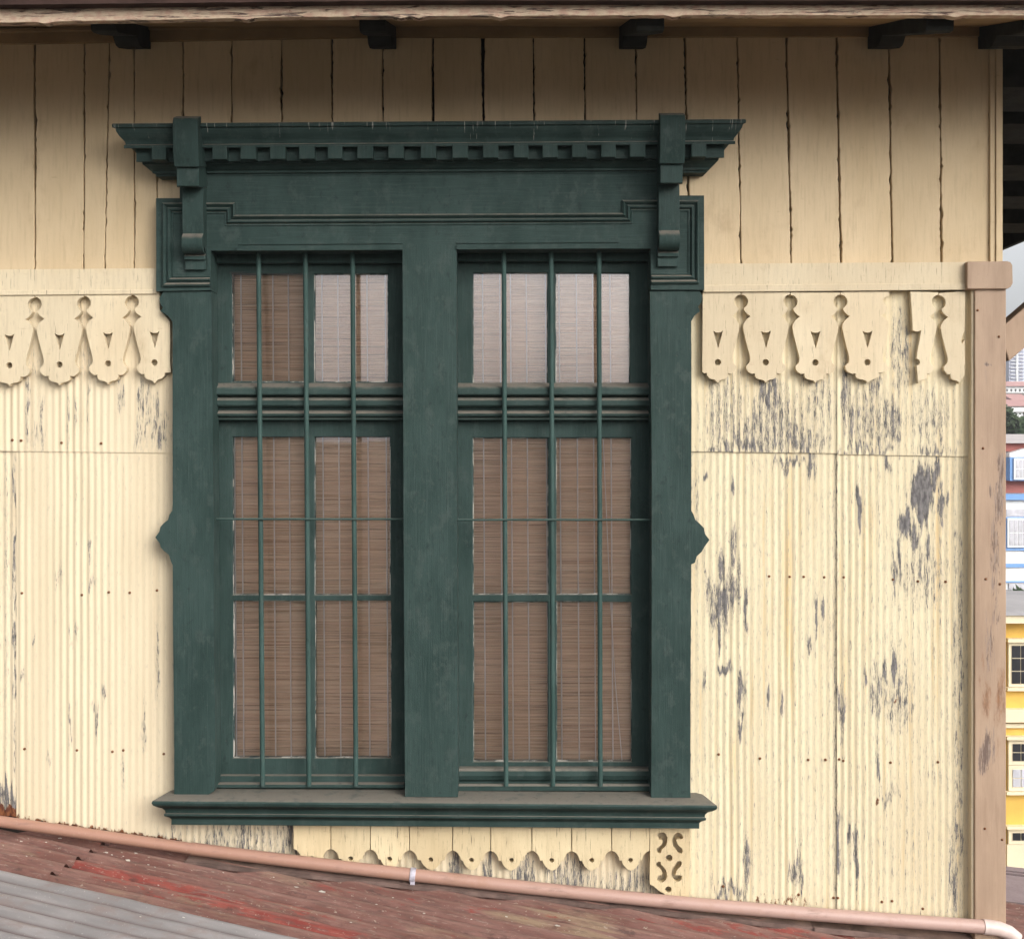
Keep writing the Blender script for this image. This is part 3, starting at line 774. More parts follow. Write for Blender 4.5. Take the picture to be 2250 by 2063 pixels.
def sweep_path(path, prof, y):
    """mitred moulding: path in photograph pixels at depth y, profile (offset to the right of travel, protrusion)"""
    P = [Vector(XZ(p[0], p[1], y)) for p in path]
    n = len(P); rows = []
    for i in range(n):
        d0 = (P[i] - P[i - 1]).normalized() if i > 0 else (P[1] - P[0]).normalized()
        d1 = (P[i + 1] - P[i]).normalized() if i < n - 1 else d0
        n0 = Vector((d0.y, -d0.x)); n1 = Vector((d1.y, -d1.x))
        b = (n0 + n1); b = b / max(b.dot(n0), .2) if b.length > 1e-6 else n0
        rows.append([(P[i].x + b.x * o, y - h, P[i].y + b.y * o) for o, h in prof])
    m = MB(); k = len(prof)
    vs = [p for r in rows for p in r]
    fs = [(i * k + j, i * k + j + 1, (i + 1) * k + j + 1, (i + 1) * k + j) for i in range(n - 1) for j in range(k - 1)]
    fs += [tuple(range(k)), tuple(range((n - 1) * k, n * k))]
    m.add(vs, fs)
    return m
prof = [(-.0012, -.004), (-.001, .007), (.0045, .011), (.009, .0065), (.0115, .001), (.0145, .0015), (.017, .009), (.0215, .0105), (.0245, .006), (.0265, .0012), (.029, .0035), (.032, .004), (.0335, -.004)]
path = [(462, 629), (358, 630), (358, 447), (517, 447), (517, 474), (1367, 469.5), (1367, 441.5), (1535, 441.5), (1535, 623), (1431, 624)]
sweep_path(path, prof, -.060).build("architrave_moulding", M_greenH, head, smooth=35)
m = MB(); m.slab(wob([(520, 541), (884, 538.5), (884, 549), (520, 551)], .3, 30), -.070, -.055)
m.slab([(524, 534.5), (884, 532), (884, 535.5), (524, 538)], -.064, -.055)
m.build("drip_moulding", M_greenH, head, .0015)
m = MB(); m.slab(wob([(1003, 538), (1366, 536), (1366, 546), (1003, 548)], .3, 30), -.070, -.055)
m.slab([(1003, 531.5), (1360, 529.5), (1360, 533), (1003, 535)], -.064, -.055)
m.build("drip_moulding", M_greenH, head, .0015)

# cornice with dentils
def zy(py, y): return (HY - py) * (y - CY) / F
B0 = .060
cp = [(.105, 267), (.107, 270), (.106, 276), (.099, 278), (.097, 284), (.090, 294), (.081, 302), (.076, 309), (.075, 314), (.079, 315), (.079, 322), (.050, 322.5), (.050, 352), (.036, 352.5), (.035, 357), (.028, 361), (.019, 369), (.012, 373), (.011, 378), (.003, 378.5), (.002, 384)]
prof = [(-(B0 + p), zy(py, -(B0 + p))) for p, py in cp] + [(.03, zy(384, -.05)), (.03, zy(262, -.10))]
xl = XZ(345, 0, -.06)[0]; xr = XZ(1550, 0, -.06)[0]
m = MB()
m.sweep_x(prof, xl, xr, ret=lambda y: max(0.0, -y - B0), shear=.007, xm=-.25)
cornice = m.build("cornice", M_cornice, house, .001, smooth=30)
for (a, b) in [(333, 365), (466, 498), (528, 562), (593, 627), (657, 691), (720, 752), (785, 820), (853, 887), (924, 958), (994, 1028), (1061, 1095), (1129, 1161), (1192, 1225), (1257, 1290), (1321, 1353), (1384, 1418), (1519, 1552)]:
    m = MB()
    t = 329 - (a - 333) * .0055 + .8 * nz(a)
    m.slab([(a, t - 7), (b, t - 7), (b + nz(a) * 1.2, t + 22 + nz(b)), (a + nz(b) * 1.2, t + 22 + nz(a * 2))], -.142, -.095)
    m.build("dentil", M_green, cornice, .0015)

def console(xc, dy):
    def P(y, py): return (y, zy(py + dy, y))
    m = MB()
    top = [P(-.155, 251), P(-.19, 254), P(-.197, 262), P(-.197, 300), P(-.190, 335), P(-.178, 362), P(-.02, 362), P(-.02, 300), P(-.155, 285)]
    blk = [P(-.03, 362.4), P(-.166, 362.4), P(-.166, 404), P(-.158, 407), P(-.03, 407)]
    sh_ = [P(-.03, 407.4), P(-.104, 407.4), P(-.108, 440), P(-.108, 480), P(-.102, 508)]
    for a in range(0, 11):
        an = math.radians(60 - a * 17)
        sh_.append((-.088 - .034 * math.cos(an), zy(531 + dy, -.09) + .031 * math.sin(an)))
    sh_ += [P(-.084, 558), P(-.084, 566), P(-.074, 567), P(-.074, 588), P(-.03, 588)]
    m.sweep_x(top, xc - .0375, xc + .0375)
    m.sweep_x(blk, xc - .0335, xc + .0335)
    m.sweep_x(sh_, xc - .032, xc + .032)
    m.build("console_bracket", M_green, house, .003, smooth=30)
console(-.9755, 5)
console(.4800, -2)

# sill
B1 = .060
sp = [(-.055, 1729), (.044, 1761), (.049, 1764), (.051, 1769), (.048, 1774), (.040, 1777), (.028, 1780), (.022, 1785), (.021, 1791), (.024, 1792), (.024, 1797), (.013, 1800), (.008, 1804), (.008, 1816)]
def zsill(p, py): return zy(py, -(B1 + p))
prof = [(.10, zy(1722, .10)), (.0, zy(1737, .0))] + [(-(B1 + p), zsill(p, py)) for p, py in sp[1:]] + [(.03, zy(1816, -.068)), (.10, zy(1812, -.06))]
m = MB()
m.sweep_x(prof, XZ(376, 0, -.07)[0], XZ(1537, 0, -.07)[0], ret=lambda y: max(0.0, -y - B1 - .008) * 1.15, shear=-.0075, xm=-.2)
m.build("window_sill", M_greenH, house, .0012, smooth=30)

# ------------------------------------------------------------------ the two sashes with panes, transom, bars
def rect(a, b, c, d): return [(a, b), (c, b), (c, d), (a, d)]
def pane(px0, py0, px1, py1, par, y=.074, tilt=0.0, yaw=0.0):
    m = MB()
    hz = (py1 - py0) / 2 * 4.07 / F; hx = (px1 - px0) / 2 * 4.07 / F
    p = [W(px0 - 3, py1 + 3, y), W(px1 + 3, py1 + 3, y), W(px1 + 3, py0 - 3, y), W(px0 - 3, py0 - 3, y)]
    q = []
    for k, v in enumerate(p):
        dz = hz * (1 if k >= 2 else -1) * math.tan(R(tilt)); dx = hx * (1 if k in (1, 2) else -1) * math.tan(R(yaw))
        q.append(Vector((v.x, v.y - dz + dx, v.z)))
    m.add(q, [(0, 1, 2, 3)])
    m.build("pane", M_glass, par, noflip=True)
    g = MB()                                 # bead of putty along the pane
    yb = y - .009
    wv = lambda s: 1.3 + 1.6 * max(-.6, nz(px0 + s, py0 * .3))
    o = wob(rect(px0 - 2, py0 - 2, px1 + 2, py1 + 2), .3, 14)
    i = wob(rect(px0 + wv(1), py0 + wv(2) * .6, px1 - wv(3), py1 - wv(4)), .9, 14, 5)
    g.slab(o, yb, y + .004, [i])
    g.build("putty", M_putty, par)

def window(x0, x1, top, up, lo, bars, rodpy, rodx, rounded):
    m = MB()
    m.slab(rect(x0, top, x1, 850), .052, .088, [rect(*p) for p in up])
    m.slab(rect(x0, 915, x1, 1702), .056, .092, [rect(*p) for p in lo])
    # sloped top moulding of the opening
    m.slab(rect(x0, top - 12, x1, top + 22), .020, .0515)
    w = m.build("window", M_green, house, .0035)
    for k, p in enumerate(up): pane(*p, w, .066, **upt[k])
    for k, p in enumerate(lo): pane(*p, w, .072, **lot[k])
    # transom between upper and lower sash
    pr = [(.056, 841), (.012, 850), (.006, 856), (.005, 866), (.010, 869), (.030, 869.5), (.030, 873), (.016, 875), (.010, 880), (.010, 890), (.016, 894), (.034, 895), (.034, 902), (.020, 905), (.014, 909), (.016, 914), (.030, 916), (.030, 919), (.024, 919.5), (.024, 922.5), (.0555, 923)]
    t = MB(); t.sweep_x([(y, zy(py, y)) for y, py in pr] + [(.09, zy(923, .09)), (.09, zy(841, .09))], XZ(x0, 0, .05)[0], XZ(x1, 0, .05)[0])
    t.build("transom", M_greenH, w, .0008, smooth=30)
    t = MB()
    if rounded:
        pr = [(.055, 1683), (.030, 1688), (.022, 1694), (.020, 1704), (.026, 1713), (.036, 1716), (.036, 1721), (.004, 1722), (-.004, 1727), (-.002, 1737), (.02, 1740)]
    else:
        pr = [(.055, 1701), (.036, 1704), (.034, 1718), (.010, 1719), (-.002, 1723), (-.002, 1730), (.01, 1733)]
    t.sweep_x([(y, zy(py, y)) for y, py in pr] + [(.09, zy(1740, .09)), (.09, zy(1683, .09))], XZ(x0, 0, .04)[0], XZ(x1, 0, .04)[0])
    t.build("bottom_rail", M_greenH, w, .0008, smooth=30)
    for (a, b) in bars:
        t = MB(); pts = []
        for k in range(13):
            py = top - 2 + (1728 - top) * k / 12
            pts.append(W(a + (b - a) * k / 12 + .5 * nz(a, k * .9), py, -.004))
        t.tube(pts, .0077, 12); t.build("window_bar", M_bar, w, smooth=50)
    t = MB(); t.tube([W(rodx[0] + (rodx[1] - rodx[0]) * k / 8, rodpy + .8 * nz(k * .7, rodx[0]), -.0155) for k in range(9)], .0035, 8)
    t.build("cross_rod", M_bar, w, smooth=50)
    return w
upt = [dict(tilt=4.5, yaw=.4), dict(tilt=-.2, yaw=-.2)]
lot = [dict(tilt=.5), dict(tilt=-.25), dict(tilt=.6), dict(tilt=.3)]
window(462, 890, 556, [(510, 602, 668, 840), (690, 602, 853, 840)],
       [(511, 960, 672, 1307), (691, 960, 858, 1307), (512, 1319, 673, 1665), (692, 1319, 860, 1665)],
       [(568, 577), (671, 679), (774.5, 782)], 1140.5, (466, 888), False)
upt = [dict(tilt=.1), dict(tilt=.0, yaw=.3)]
lot = [dict(tilt=.3), dict(tilt=.5), dict(tilt=.6), dict(tilt=.4)]
window(1002, 1434, 552, [(1039, 600, 1203, 842), (1221, 600, 1384, 842)],
       [(1039, 962, 1205, 1306), (1222, 962, 1387, 1306), (1040, 1322, 1204, 1673), (1223, 1322, 1388, 1673)],
       [(1107, 1112), (1211, 1215), (1316, 1319)], 1142, (1005, 1430), True)

# ------------------------------------------------------------------ bamboo blinds hanging behind the glass
def blind(px0, px1, strings, label, pull=None):
    y = .090
    n = 150
    m = MB(); vs = []; fs = []
    z1 = W(0, 575, y).z; z0 = W(0, 1700, y).z
    xa, xb = W(px0, 0, y).x, W(px1, 0, y).x
    K = 24
    for j in range(n * 2 + 1):
        z = z1 + (z0 - z1) * j / (n * 2)
        for i in range(K + 1):
            x = xa + (xb - xa) * i / K
            vs.append((x, y + (.0012 if j % 2 else 0) + .004 * nz(x * 3, z * 2, 4) + .0012 * nz(x * 9, j * 1.7), z + .0012 * nz(x * 7, j * .9, 2)))
    for j in range(n * 2):
        for i in range(K):
            a = j * (K + 1) + i
            fs.append((a, a + K + 1, a + K + 2, a + 1))
    m.add(vs, fs)
    e = empty("bamboo_blind", ((xa + xb) / 2, y, z0), label, "blind", "bamboo blinds behind the window panes")
    m.build("slat_curtain", M_blind, e, noflip=True)
    h = MB(); h.tube([(xa, y + .015, z1 + .01), (xb, y + .015, z1 + .01)], .014, 10); h.build("head_rod", M_blind, e, smooth=50)
    for px in strings:
        s_ = MB(); s_.tube([W(px + (7 * (k / 10)) + .5 * nz(px, k), 580 + 1115 * k / 10, y - .006) for k in range(11)], .0025, 5)
        s_.build("string", M_string, e)
    if pull:
        s_ = MB(); s_.tube([W(*p, y - .012) for p in pull], .0016, 5); s_.build("pull_cord", M_string, e)
blind(478, 890, [513, 529, 599, 633, 707, 742, 806, 846], "bamboo blind behind the left pair of window panes, without a slanting cord")
blind(1006, 1420, [1060, 1098, 1121, 1156, 1198, 1228, 1266, 1302, 1340], "bamboo blind behind the right pair of window panes, with a long slanting cord",
      [(1316, 600), (1325, 960), (1340, 1300), (1352, 1500), (1366, 1662), (1368, 1690)])

# ------------------------------------------------------------------ eave above
ey = -.60
def zr(px): return 0
m = MB()   # sloping soffit
xa, xb = X0, 3.2
zw = zy(57, 0.0); zf = zy(30, ey)
m.hexa([(xa, ey + .004, zf), (xb, ey + .004, zf), (xb, .02, zw), (xa, .02, zw), (xa, ey + .004, zf + .02), (xb, ey + .004, zf + .02), (xb, .02, zw + .02), (xa, .02, zw + .02)])
m.build("soffit", M_soffit, house)
m = MB()
P = []
for a in range(0, 2760, 20):
    px = a - 360
    b = (50 - 13 * min(1, max(0, (px) / 700.)) - 3 * min(1, max(0, (px - 700) / 800.)))
    P.append((px, b + .9 * nz(px * .03) + 1.4 * nz(px * .11, 3) + (4.5 if nz(px * .045, 7) > .42 else 0)))
m.slab([(2400, 0), (-360, 4)] + P, ey - .026, ey)
m.build("fascia", M_fascia, house, .0015)
m = MB()
m.slab([(2400, -40)] + [(-360, -40)] + [(px, 11 - 9 * min(1, max(0, px / 900.)) + .8 * nz(px * .02, 9)) for px in range(-360, 2420, 40)], ey - .060, ey - .0265)
m.build("roof_edge_board", M_roofwood, house, .002)  # brown-black roof edge, also standing in for the shadow band above the fascia
# roof above
m = MB()
m.hexa([(X0, ey - .08, zf + .045), (3.25, ey - .08, zf + .045), (3.25, 5.2, zf + 1.5), (X0, 5.2, zf + 1.5), (X0, ey - .08, zf + .085), (3.25, ey - .08, zf + .085), (3.25, 5.2, zf + 1.54), (X0, 5.2, zf + 1.54)])
m.build("roof", M_roofwood, house)
# bed moulding on the wall under the soffit
def bedz(px): return 98 - 15 * min(1, max(0, (px) / 800.)) - 2 * min(1, max(0, (px - 800) / 1200.))
m = MB()
for (o0, o1, y0) in ((-28, -1, -.014), (-34, -27.6, -.030)):
    top = [(px, bedz(px) + o0) for px in range(-360, 2200, 60)]; bot = [(px, bedz(px) + o1) for px in range(-360, 2200, 60)]
    m.slab(top + bot[::-1], y0, .004)
m.build("bed_moulding", M_soffit, house, .002)

def eave_bracket(xc, w=.075, L=.352):
    so = lambda y: zw + (zw - zf) / .604 * y - .002
    prof = [(.0, so(0)), (.0, zy(109, 0)), (-.09, zy(107, -.09)), (-.115, zy(102, -.115)), (-.135, zy(92, -.135)), (-.150, zy(80, -.15)), (-.20, zy(79, -.20)), (-.26, zy(78, -.26)), (-L + .03, zy(74, -L + .03)), (-L + .007, zy(67, -L)), (-L, zy(58, -L)), (-L, so(-L))]
    m = MB(); m.sweep_x(prof, xc - w / 2, xc + w / 2)
    m.build("eave_bracket", M_bracket, house, .003)
for px, L in ((306, .352), (845, .352), (1386, .57), (1932, .57)):
    eave_bracket((px - HX) / 700.0, .075, L)
eave_bracket((2190 - HX) / 700.0, .12)

# deep overhang on the right-hand side, seen from below beyond the corner
XO = 2.78
m = MB()
m.box(X1 + .003, XO, .03, 4.6, 1.345, 1.37)
m.build("side_soffit", plain("dusty_soffit_boards", (.74, .68, .60), .8, .2, 6), house)
for k, y in enumerate((.16, .62, 1.28, 1.92, 2.6, 3.3, 4.0)):
    m = MB(); m.box(X1 + .004, XO - .01, y, y + .30, 1.20, 1.3445)
    m.build("side_rafter", M_bracket, house, .003)
m = MB(); m.box(XO, XO + .03, .02, 4.7, 1.17, 1.40)
m.build("side_fascia", M_bracket, house, .003)
m = MB()
y0 = .10
a0, a1 = Vector(XZ(2195, 724, y0)), Vector(XZ(2217, 794, y0)); dv = Vector((1.0, .86))
L = 1.12
m.prism([tuple(a0), tuple(a1), tuple(a1 + dv * L), tuple(a0 + dv * L)], y0, y0 + .09)
n_ = len(m.v); m.a["wear"] = [.2] * n_; m.a["rust"] = [0.] * n_
m.build("brace", M_post, house, .004)

# ------------------------------------------------------------------ lean-to roof below
def zroof(x, y): return -1.366 - .105 * x + .05 * y
A_ = Vector((1, -.253, 0)); A_.z = -.105 * A_.x + .05 * A_.y; A_.normalize()
Bv = Vector((-.253, -1, 0)); Bv.z = -.105 * Bv.x + .05 * Bv.y; Bv.normalize()
O_ = Vector((0, 0, zroof(0, 0)))
Nn = A_.cross(Bv).normalized()
if Nn.z < 0: Nn = -Nn
def rhit(px, py):
    d = Vector(((px - HX) / F, 1.0, (HY - py) / F)); c = Vector((0, CY, 0))
    t = (O_ - c).dot(Nn) / d.dot(Nn)
    p = c + d * t - O_
    # solve p = s A + t B in plan
    det = A_.x * Bv.y - A_.y * Bv.x
    return ((p.x * Bv.y - p.y * Bv.x) / det, (A_.x * p.y - A_.y * p.x) / det)
lean = empty("lean_to_roof", (0, -.8, -1.9), "low lean-to roof of rusty red and grey corrugated iron below the window", "roof")
def roofsheet(s0, s1, t0, t1, lift, pitch, amp, mat, wear=None, cut=None):
    ns = int((s1 - s0) / .03); nt = int((t1 - t0) / pitch * 10)
    vs = []; al = []; ac = []; rg = []; we = []
    for j in range(nt + 1):
        t = t0 + (t1 - t0) * j / nt
        for i in range(ns + 1):
            s = s0 + (s1 - s0) * i / ns
            if cut and i == ns: s += .004 * nz(t * 40) + .002 * nz(t * 160)
            r = math.cos(2 * math.pi * (t + .004 * nz(s * .9, t * 2)) / pitch)
            h = lift + amp * r + .006 * nz(s * 1.3, t * 1.7, lift * 99) + (.0025 * nz(s * 9, t * 9, 3))
            p = O_ + A_ * s + Bv * t + Nn * h
            if p.y > .0: p = p + Vector((0, -p.y * .0, 0))
            vs.append(p); al.append(s); ac.append(t); rg.append(r)
            we.append(wear(s, t) if wear else 0.)
    fs = [(j * (ns + 1) + i, j * (ns + 1) + i + 1, (j + 1) * (ns + 1) + i + 1, (j + 1) * (ns + 1) + i) for j in range(nt) for i in range(ns)]
    m = MB(); m.add(vs, fs)
    m.a = {"along": al, "across": ac, "ridge": rg, "wear": we}
    return m.build("roof_sheet", mat, lean, smooth=180, noflip=True)
sE, tE = rhit(218, 1862); sE2, tE2 = rhit(83, 1955)
sE = (sE + sE2) / 2
sg, tg = rhit(120, 1966); sg2, tg2 = rhit(420, 2040)
tG = (tg + tg2) / 2
r1 = rhit(330, 1920); r2 = rhit(640, 2010)
tred = r1[1]
streaks = []
for (pa, pb, wd, st) in (((162, 1903), (725, 2042), .034, .62), ((312, 1925), (870, 2042), .020, .45), ((230, 1985), (560, 2055), .022, .45), ((700, 1950), (1250, 2030), .04, .16), ((1500, 2040), (2000, 2062), .05, .3), ((150, 1900), (420, 1965), .014, .4)):
    (sa, ta), (sb, tb_) = rhit(*pa), rhit(*pb)
    streaks.append((sa, ta, sb, tb_, wd, st))
def redw(s, t):
    w = 0.0
    for (sa, ta, sb, tb_, wd, st) in streaks:
        f = (s - sa) / (sb - sa)
        e = max(0.0, -f, f - 1) * abs(sb - sa) / .25
        f = min(max(f, 0), 1)
        d = abs(t - (ta + (tb_ - ta) * f) + .012 * nz(s * 2.2, t * 3)) / wd
        w = max(w, st * math.exp(-.8 * d * d) * max(0, 1 - e))
    return .14 + w
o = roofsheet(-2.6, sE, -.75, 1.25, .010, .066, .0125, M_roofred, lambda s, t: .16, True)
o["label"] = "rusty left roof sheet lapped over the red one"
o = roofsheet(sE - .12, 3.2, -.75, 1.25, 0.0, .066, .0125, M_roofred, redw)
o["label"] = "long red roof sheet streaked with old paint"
o = roofsheet(-2.6, 2.4, tG, 1.3, .030, .064, .0120, M_roofgrey)
o["label"] = "bare grey roof sheet lapped over the red ones"
# flashing strips between roof and wall
def flashing(edge, lift, seed):
    vs = []; fs = []
    n = 70
    for i in range(n + 1):
        px = edge[0][0] + (edge[-1][0] - edge[0][0]) * i / n
        for k in range(len(edge) - 1):
            if edge[k][0] <= px <= edge[k + 1][0] + 1e-6:
                py = edge[k][1] + (edge[k + 1][1] - edge[k][1]) * (px - edge[k][0]) / (edge[k + 1][0] - edge[k][0])
        s_, t_ = rhit(px, py + 4)
        wv = .5 * nz(px * .012, seed) + .35 * nz(px * .05, seed + 4)
        p = O_ + A_ * s_ + Bv * t_
        ye = min(p.y, -.086) - .006 * wv; x = p.x
        zb = zroof(x, 0)
        for (y, z) in ((-.003, zb + .016), (-.012, zb + .014), (-.022, zroof(x, -.022) + .014), (-.060, zroof(x, -.06) + .012), (ye, zroof(x, ye) + .0125 + lift * .35 + .004 * wv), (ye + .002, zroof(x, ye) + .004)):
            vs.append((x, y, z))
    for i in range(n):
        for k in range(5):
            a = i * 6 + k
            fs.append((a, a + 6, a + 7, a + 1))
    m = MB(); m.add(vs, fs)
    return m.build("flashing", M_flash, lean, smooth=50)
flashing([(420, 1878), (600, 1908), (720, 1926), (800, 1934), (886, 1940)], .012, 2)
flashing([(880, 1937), (1091, 1968), (1280, 1990), (1354, 1998)], .010, 3)
flashing([(1340, 1999), (1470, 2010), (1689, 2028), (1905, 2052)], .016, 5)
flashing([(1790, 2048), (1973, 2064), (2215, 2084)], .024, 8)

# drain pipe lying along the junction
pp = [(-330, 1757), (-150, 1783), (0, 1804), (250, 1840), (427, 1864.5), (500, 1874), (750, 1904), (1125, 1946), (1500, 1984), (1850, 2013), (2170, 2036), (2260, 2041)]
def ppos(px, y=-.055):
    for i in range(len(pp) - 1):
        if pp[i][0] <= px <= pp[i + 1][0]:
            t = (px - pp[i][0]) / (pp[i + 1][0] - pp[i][0])
            # smooth by blending neighbouring slopes
            return W(px, pp[i][1] + (pp[i + 1][1] - pp[i][1]) * t, y)
pipe = empty("drain_pipe", W(900, 1940, -.055), "long terracotta pink drain pipe lying where the wall meets the lower roof", "pipe")
def smooth_pts(a, b, n=40):
    raw = [ppos(a + (b - a) * k / n) for k in range(n + 1)]
    for _ in range(6):
        raw = [raw[0]] + [(raw[i - 1] + raw[i] * 2 + raw[i + 1]) / 4 for i in range(1, len(raw) - 1)] + [raw[-1]]
    return raw
m = MB(); m.tube(smooth_pts(-320, 427), .0172, 20); m.build("pipe_length", M_pipe, pipe, smooth=60)
q = smooth_pts(420, 2172)
m = MB(); m.tube(q, [.0188 + .0022 * k / (len(q) - 1) for k in range(len(q))], 20); m.build("pipe_length", M_pipe, pipe, smooth=60)
m = MB(); m.tube([W(2160, 2035.2, -.055), W(2172, 2036.3, -.055), W(2196, 2040, -.055), W(2216, 2048, -.052), W(2232, 2061, -.048), W(2242, 2078, -.044), W(2247, 2100, -.04), W(2249, 2400, -.04)], [.0232, .0232, .0225, .0225, .0225, .0225, .0225, .0222], 20)
m.build("pipe_elbow", M_elbow, pipe, smooth=60)
m = MB(); cpt = ppos(907)
m.tube([ppos(901), ppos(913)], .0222, 18)
m.box(cpt.x - .007, cpt.x + .007, cpt.y - .016, cpt.y - .006, cpt.z - .045, cpt.z - .016)
m.build("pipe_clamp", M_clamp, pipe, .001, smooth=60)

# flakes of paint lying on the lower roof
fl = [(130, 1857), (233, 1881), (245, 1886), (297, 1882), (270, 1889), (280, 1898), (100, 1866), (57, 1897), (325, 1908), (340, 1913), (438, 1894), (322, 1999), (306, 2046), (347, 1953), (490, 1925), (707, 1968), (930, 2015), (1035, 2028), (1112, 2022), (862, 1980), (826, 1995), (1225, 2042), (650, 1957), (400, 2047), (135, 1839), (45, 1864), (1250, 2030), (770, 2035), (600, 1935), (520, 1912)]
big = {(707, 1968): .017, (650, 1957): .010, (130, 1857): .009, (233, 1881): .010, (297, 1882): .009, (1225, 2042): .014, (280, 1898): .013}
for i, (px, py) in enumerate(fl):
    s, t = rhit(px, py)
    lift = .041 if t > tG else (.023 if s < sE else .012)
    p = O_ + A_ * s + Bv * t + Nn * lift
    r = big.get((px, py), .0035 + .0035 * rnd.random())
    n = 6; vs = []
    ph = rnd.random() * 6
    for hgt in (0, .0009):
        for k in range(n):
            a = 2 * math.pi * k / n + ph; rr = r * (.45 + 1.1 * abs(nz(i * 3.1, k * 1.7)))
            vs.append(p + A_ * (rr * math.cos(a)) + Bv * (rr * .55 * math.sin(a)) + Nn * (hgt + .004 * r / .01 * .4 * nz(k * 2.2, i)))
    m = MB(); m.add(vs, [tuple(range(n))[::-1], tuple(range(n, 2 * n))] + [(k, (k + 1) % n, n + (k + 1) % n, n + k) for k in range(n)])
    meta(m.build("paint_flake", M_flake, None), "small white paint flake lying on the lower corrugated roof", "paint flake", "white paint flakes scattered on the lower roof")

# ------------------------------------------------------------------ ground, hillside and the town beyond the corner
def ground_h(x, y):
    d = y + 4.0
    h = -9.0
    if d > 30:
        pts = [(30, -9), (60, -3.5), (95, .6), (125, 3.4), (170, 7.6), (205, 10.6), (260, 14.5), (330, 17), (500, 16), (3000, 12)]
        for i in range(len(pts) - 1):
            if pts[i][0] <= d <= pts[i + 1][0]:
                t = (d - pts[i][0]) / (pts[i + 1][0] - pts[i][0])
                h = pts[i][1] + (pts[i + 1][1] - pts[i][1]) * t
        if d > 3000: h = 12
    elif d < -14:
        t = min(1, (-14 - d) / 44.0)
        h = -9 + 10.1 * t * t * (3 - 2 * t)
        if d < -70: h -= min(3.0, (-70 - d) * .02)
    a = 0.35 if abs(d) < 300 else 0
    return h + a * nz(x * .07, y * .07) * min(1, max(0, (abs(d) - 20) / 20))
def ground_mat():
    t = Nt("hillside_ground")
    c = t.mix(t.step(t.noise((.12, .12, .12), 6, .65), .4, .62), (.10, .09, .07), (.19, .165, .145))
    c = t.mix(t.step(t.noise((.7, .7, .7), 5, .65), .5, .7), c, (.06, .07, .05))
    return t.out(c, .9, .1)
m = MB()
xs = sorted(set([-3000, -1500, -700, -400, -250] + list(range(-180, 181, 9)) + [250, 400, 700, 1500, 3000]))
ys = sorted(set([-3000, -1500, -700, -300, -160, -110] + list(range(-90, 360, 7)) + [420, 500, 700, 1200, 3000]))
vs = [(x, y, ground_h(x, y)) for y in ys for x in xs]
nxg = len(xs)
m.add(vs, [(j * nxg + i, j * nxg + i + 1, (j + 1) * nxg + i + 1, (j + 1) * nxg + i) for j in range(len(ys) - 1) for i in range(nxg - 1)])
meta(m.build("ground", ground_mat(), None, smooth=180, noflip=True), kind="structure")

def D(px, py, d):             # a point of the photograph at distance d from the camera
    return Vector(((px - HX) * d / F, d + CY, (HY - py) * d / F))
def prt(par, name, mat, p0, p1, d, t0, t1=None, bevel=0.0, label=None):
    """a block seen between photograph corners p0 and p1 at distance d, t0 metres in front of that distance and reaching t1 behind"""
    a = D(*p0, d); b = D(*p1, d)
    m = MB(); m.box(min(a.x, b.x), max(a.x, b.x), d + CY - t0, d + CY + (t1 if t1 is not None else .0), min(a.z, b.z), max(a.z, b.z))
    o = m.build(name, mat, par, bevel)
    if label: o["label"] = label
    return o
M_yellow = plain("yellow_house_paint", (.72, .46, .10), .7, .08, 2)
M_yc = plain("pale_cream_trim_paint", (.80, .70, .50), .7, .06, 2)
M_pane = plain("dark_far_glass", (.03, .03, .035), .15, .2, 3, .6)
M_white = plain("white_wall_paint", (.82, .84, .85), .7, .04, 1)
M_blue = plain("blue_trim_paint", (.20, .38, .72), .6, .1, 2)
M_red = plain("faded_red_boards", (.46, .17, .15), .75, .15, 2)
M_greyroof = plain("pale_grey_roof", (.46, .44, .44), .7, .1, 2)
M_curtain = plain("grey_white_curtain", (.55, .55, .60), .8, .15, 4)

dY = 20.0
yh = empty("yellow_house", (9.0, dY + CY + 3, -9.0), "yellow house with cream cornices and dark sash windows beyond the brown post", "house")
prt(yh, "wall", M_yellow, (2000, 1350), (2900, 2260), dY, 0, .3)
prt(yh, "wall", M_yellow, (2000, 1420), (2900, 2260), dY, -.302, 6)
m = MB()
z0 = D(0, 1346, dY).z; xa = D(1990, 0, dY).x; xb = D(2910, 0, dY).x
m.add([(xa, dY + CY - .35, z0), (xb, dY + CY - .35, z0), (xb, dY + CY + 6.3, z0 - .3), (xa, dY + CY + 6.3, z0 - .3), (xa + 1.2, dY + CY + 1.5, z0 + .12), (xb - 1.2, dY + CY + 1.5, z0 + .12)],
      [(0, 1, 5, 4), (1, 2, 5), (2, 3, 4, 5), (3, 0, 4), (0, 3, 2, 1)])
m.build("roof", M_greyroof, yh)
prt(yh, "cornice", M_yc, (1995, 1347), (2905, 1364), dY, .30, -.002)
prt(yh, "cornice", M_yc, (1995, 1555), (2905, 1583), dY, .14, -.002)
prt(yh, "cornice", M_yc, (1995, 1588), (2905, 1597), dY, .07, -.002)
def farwin(par, x0, y0, x1, y1, d, frame, pane_m, cols, rows, fr=5, dep=.06):
    f = prt(par, "window", frame, (x0, y0), (x1, y1), d, dep, -.002)
    w = (x1 - x0 - fr * 2); h = (y1 - y0 - fr * 2)
    g = 2.0
    for c in range(cols):
        for r in range(rows):
            a = x0 + fr + w * c / cols + g / 2; b = x0 + fr + w * (c + 1) / cols - g / 2
            e = y0 + fr + h * r / rows + g / 2; k = y0 + fr + h * (r + 1) / rows - g / 2
            prt(f, "pane", pane_m, (a, e), (b, k), d, dep + .012, -dep - .001)
    return f
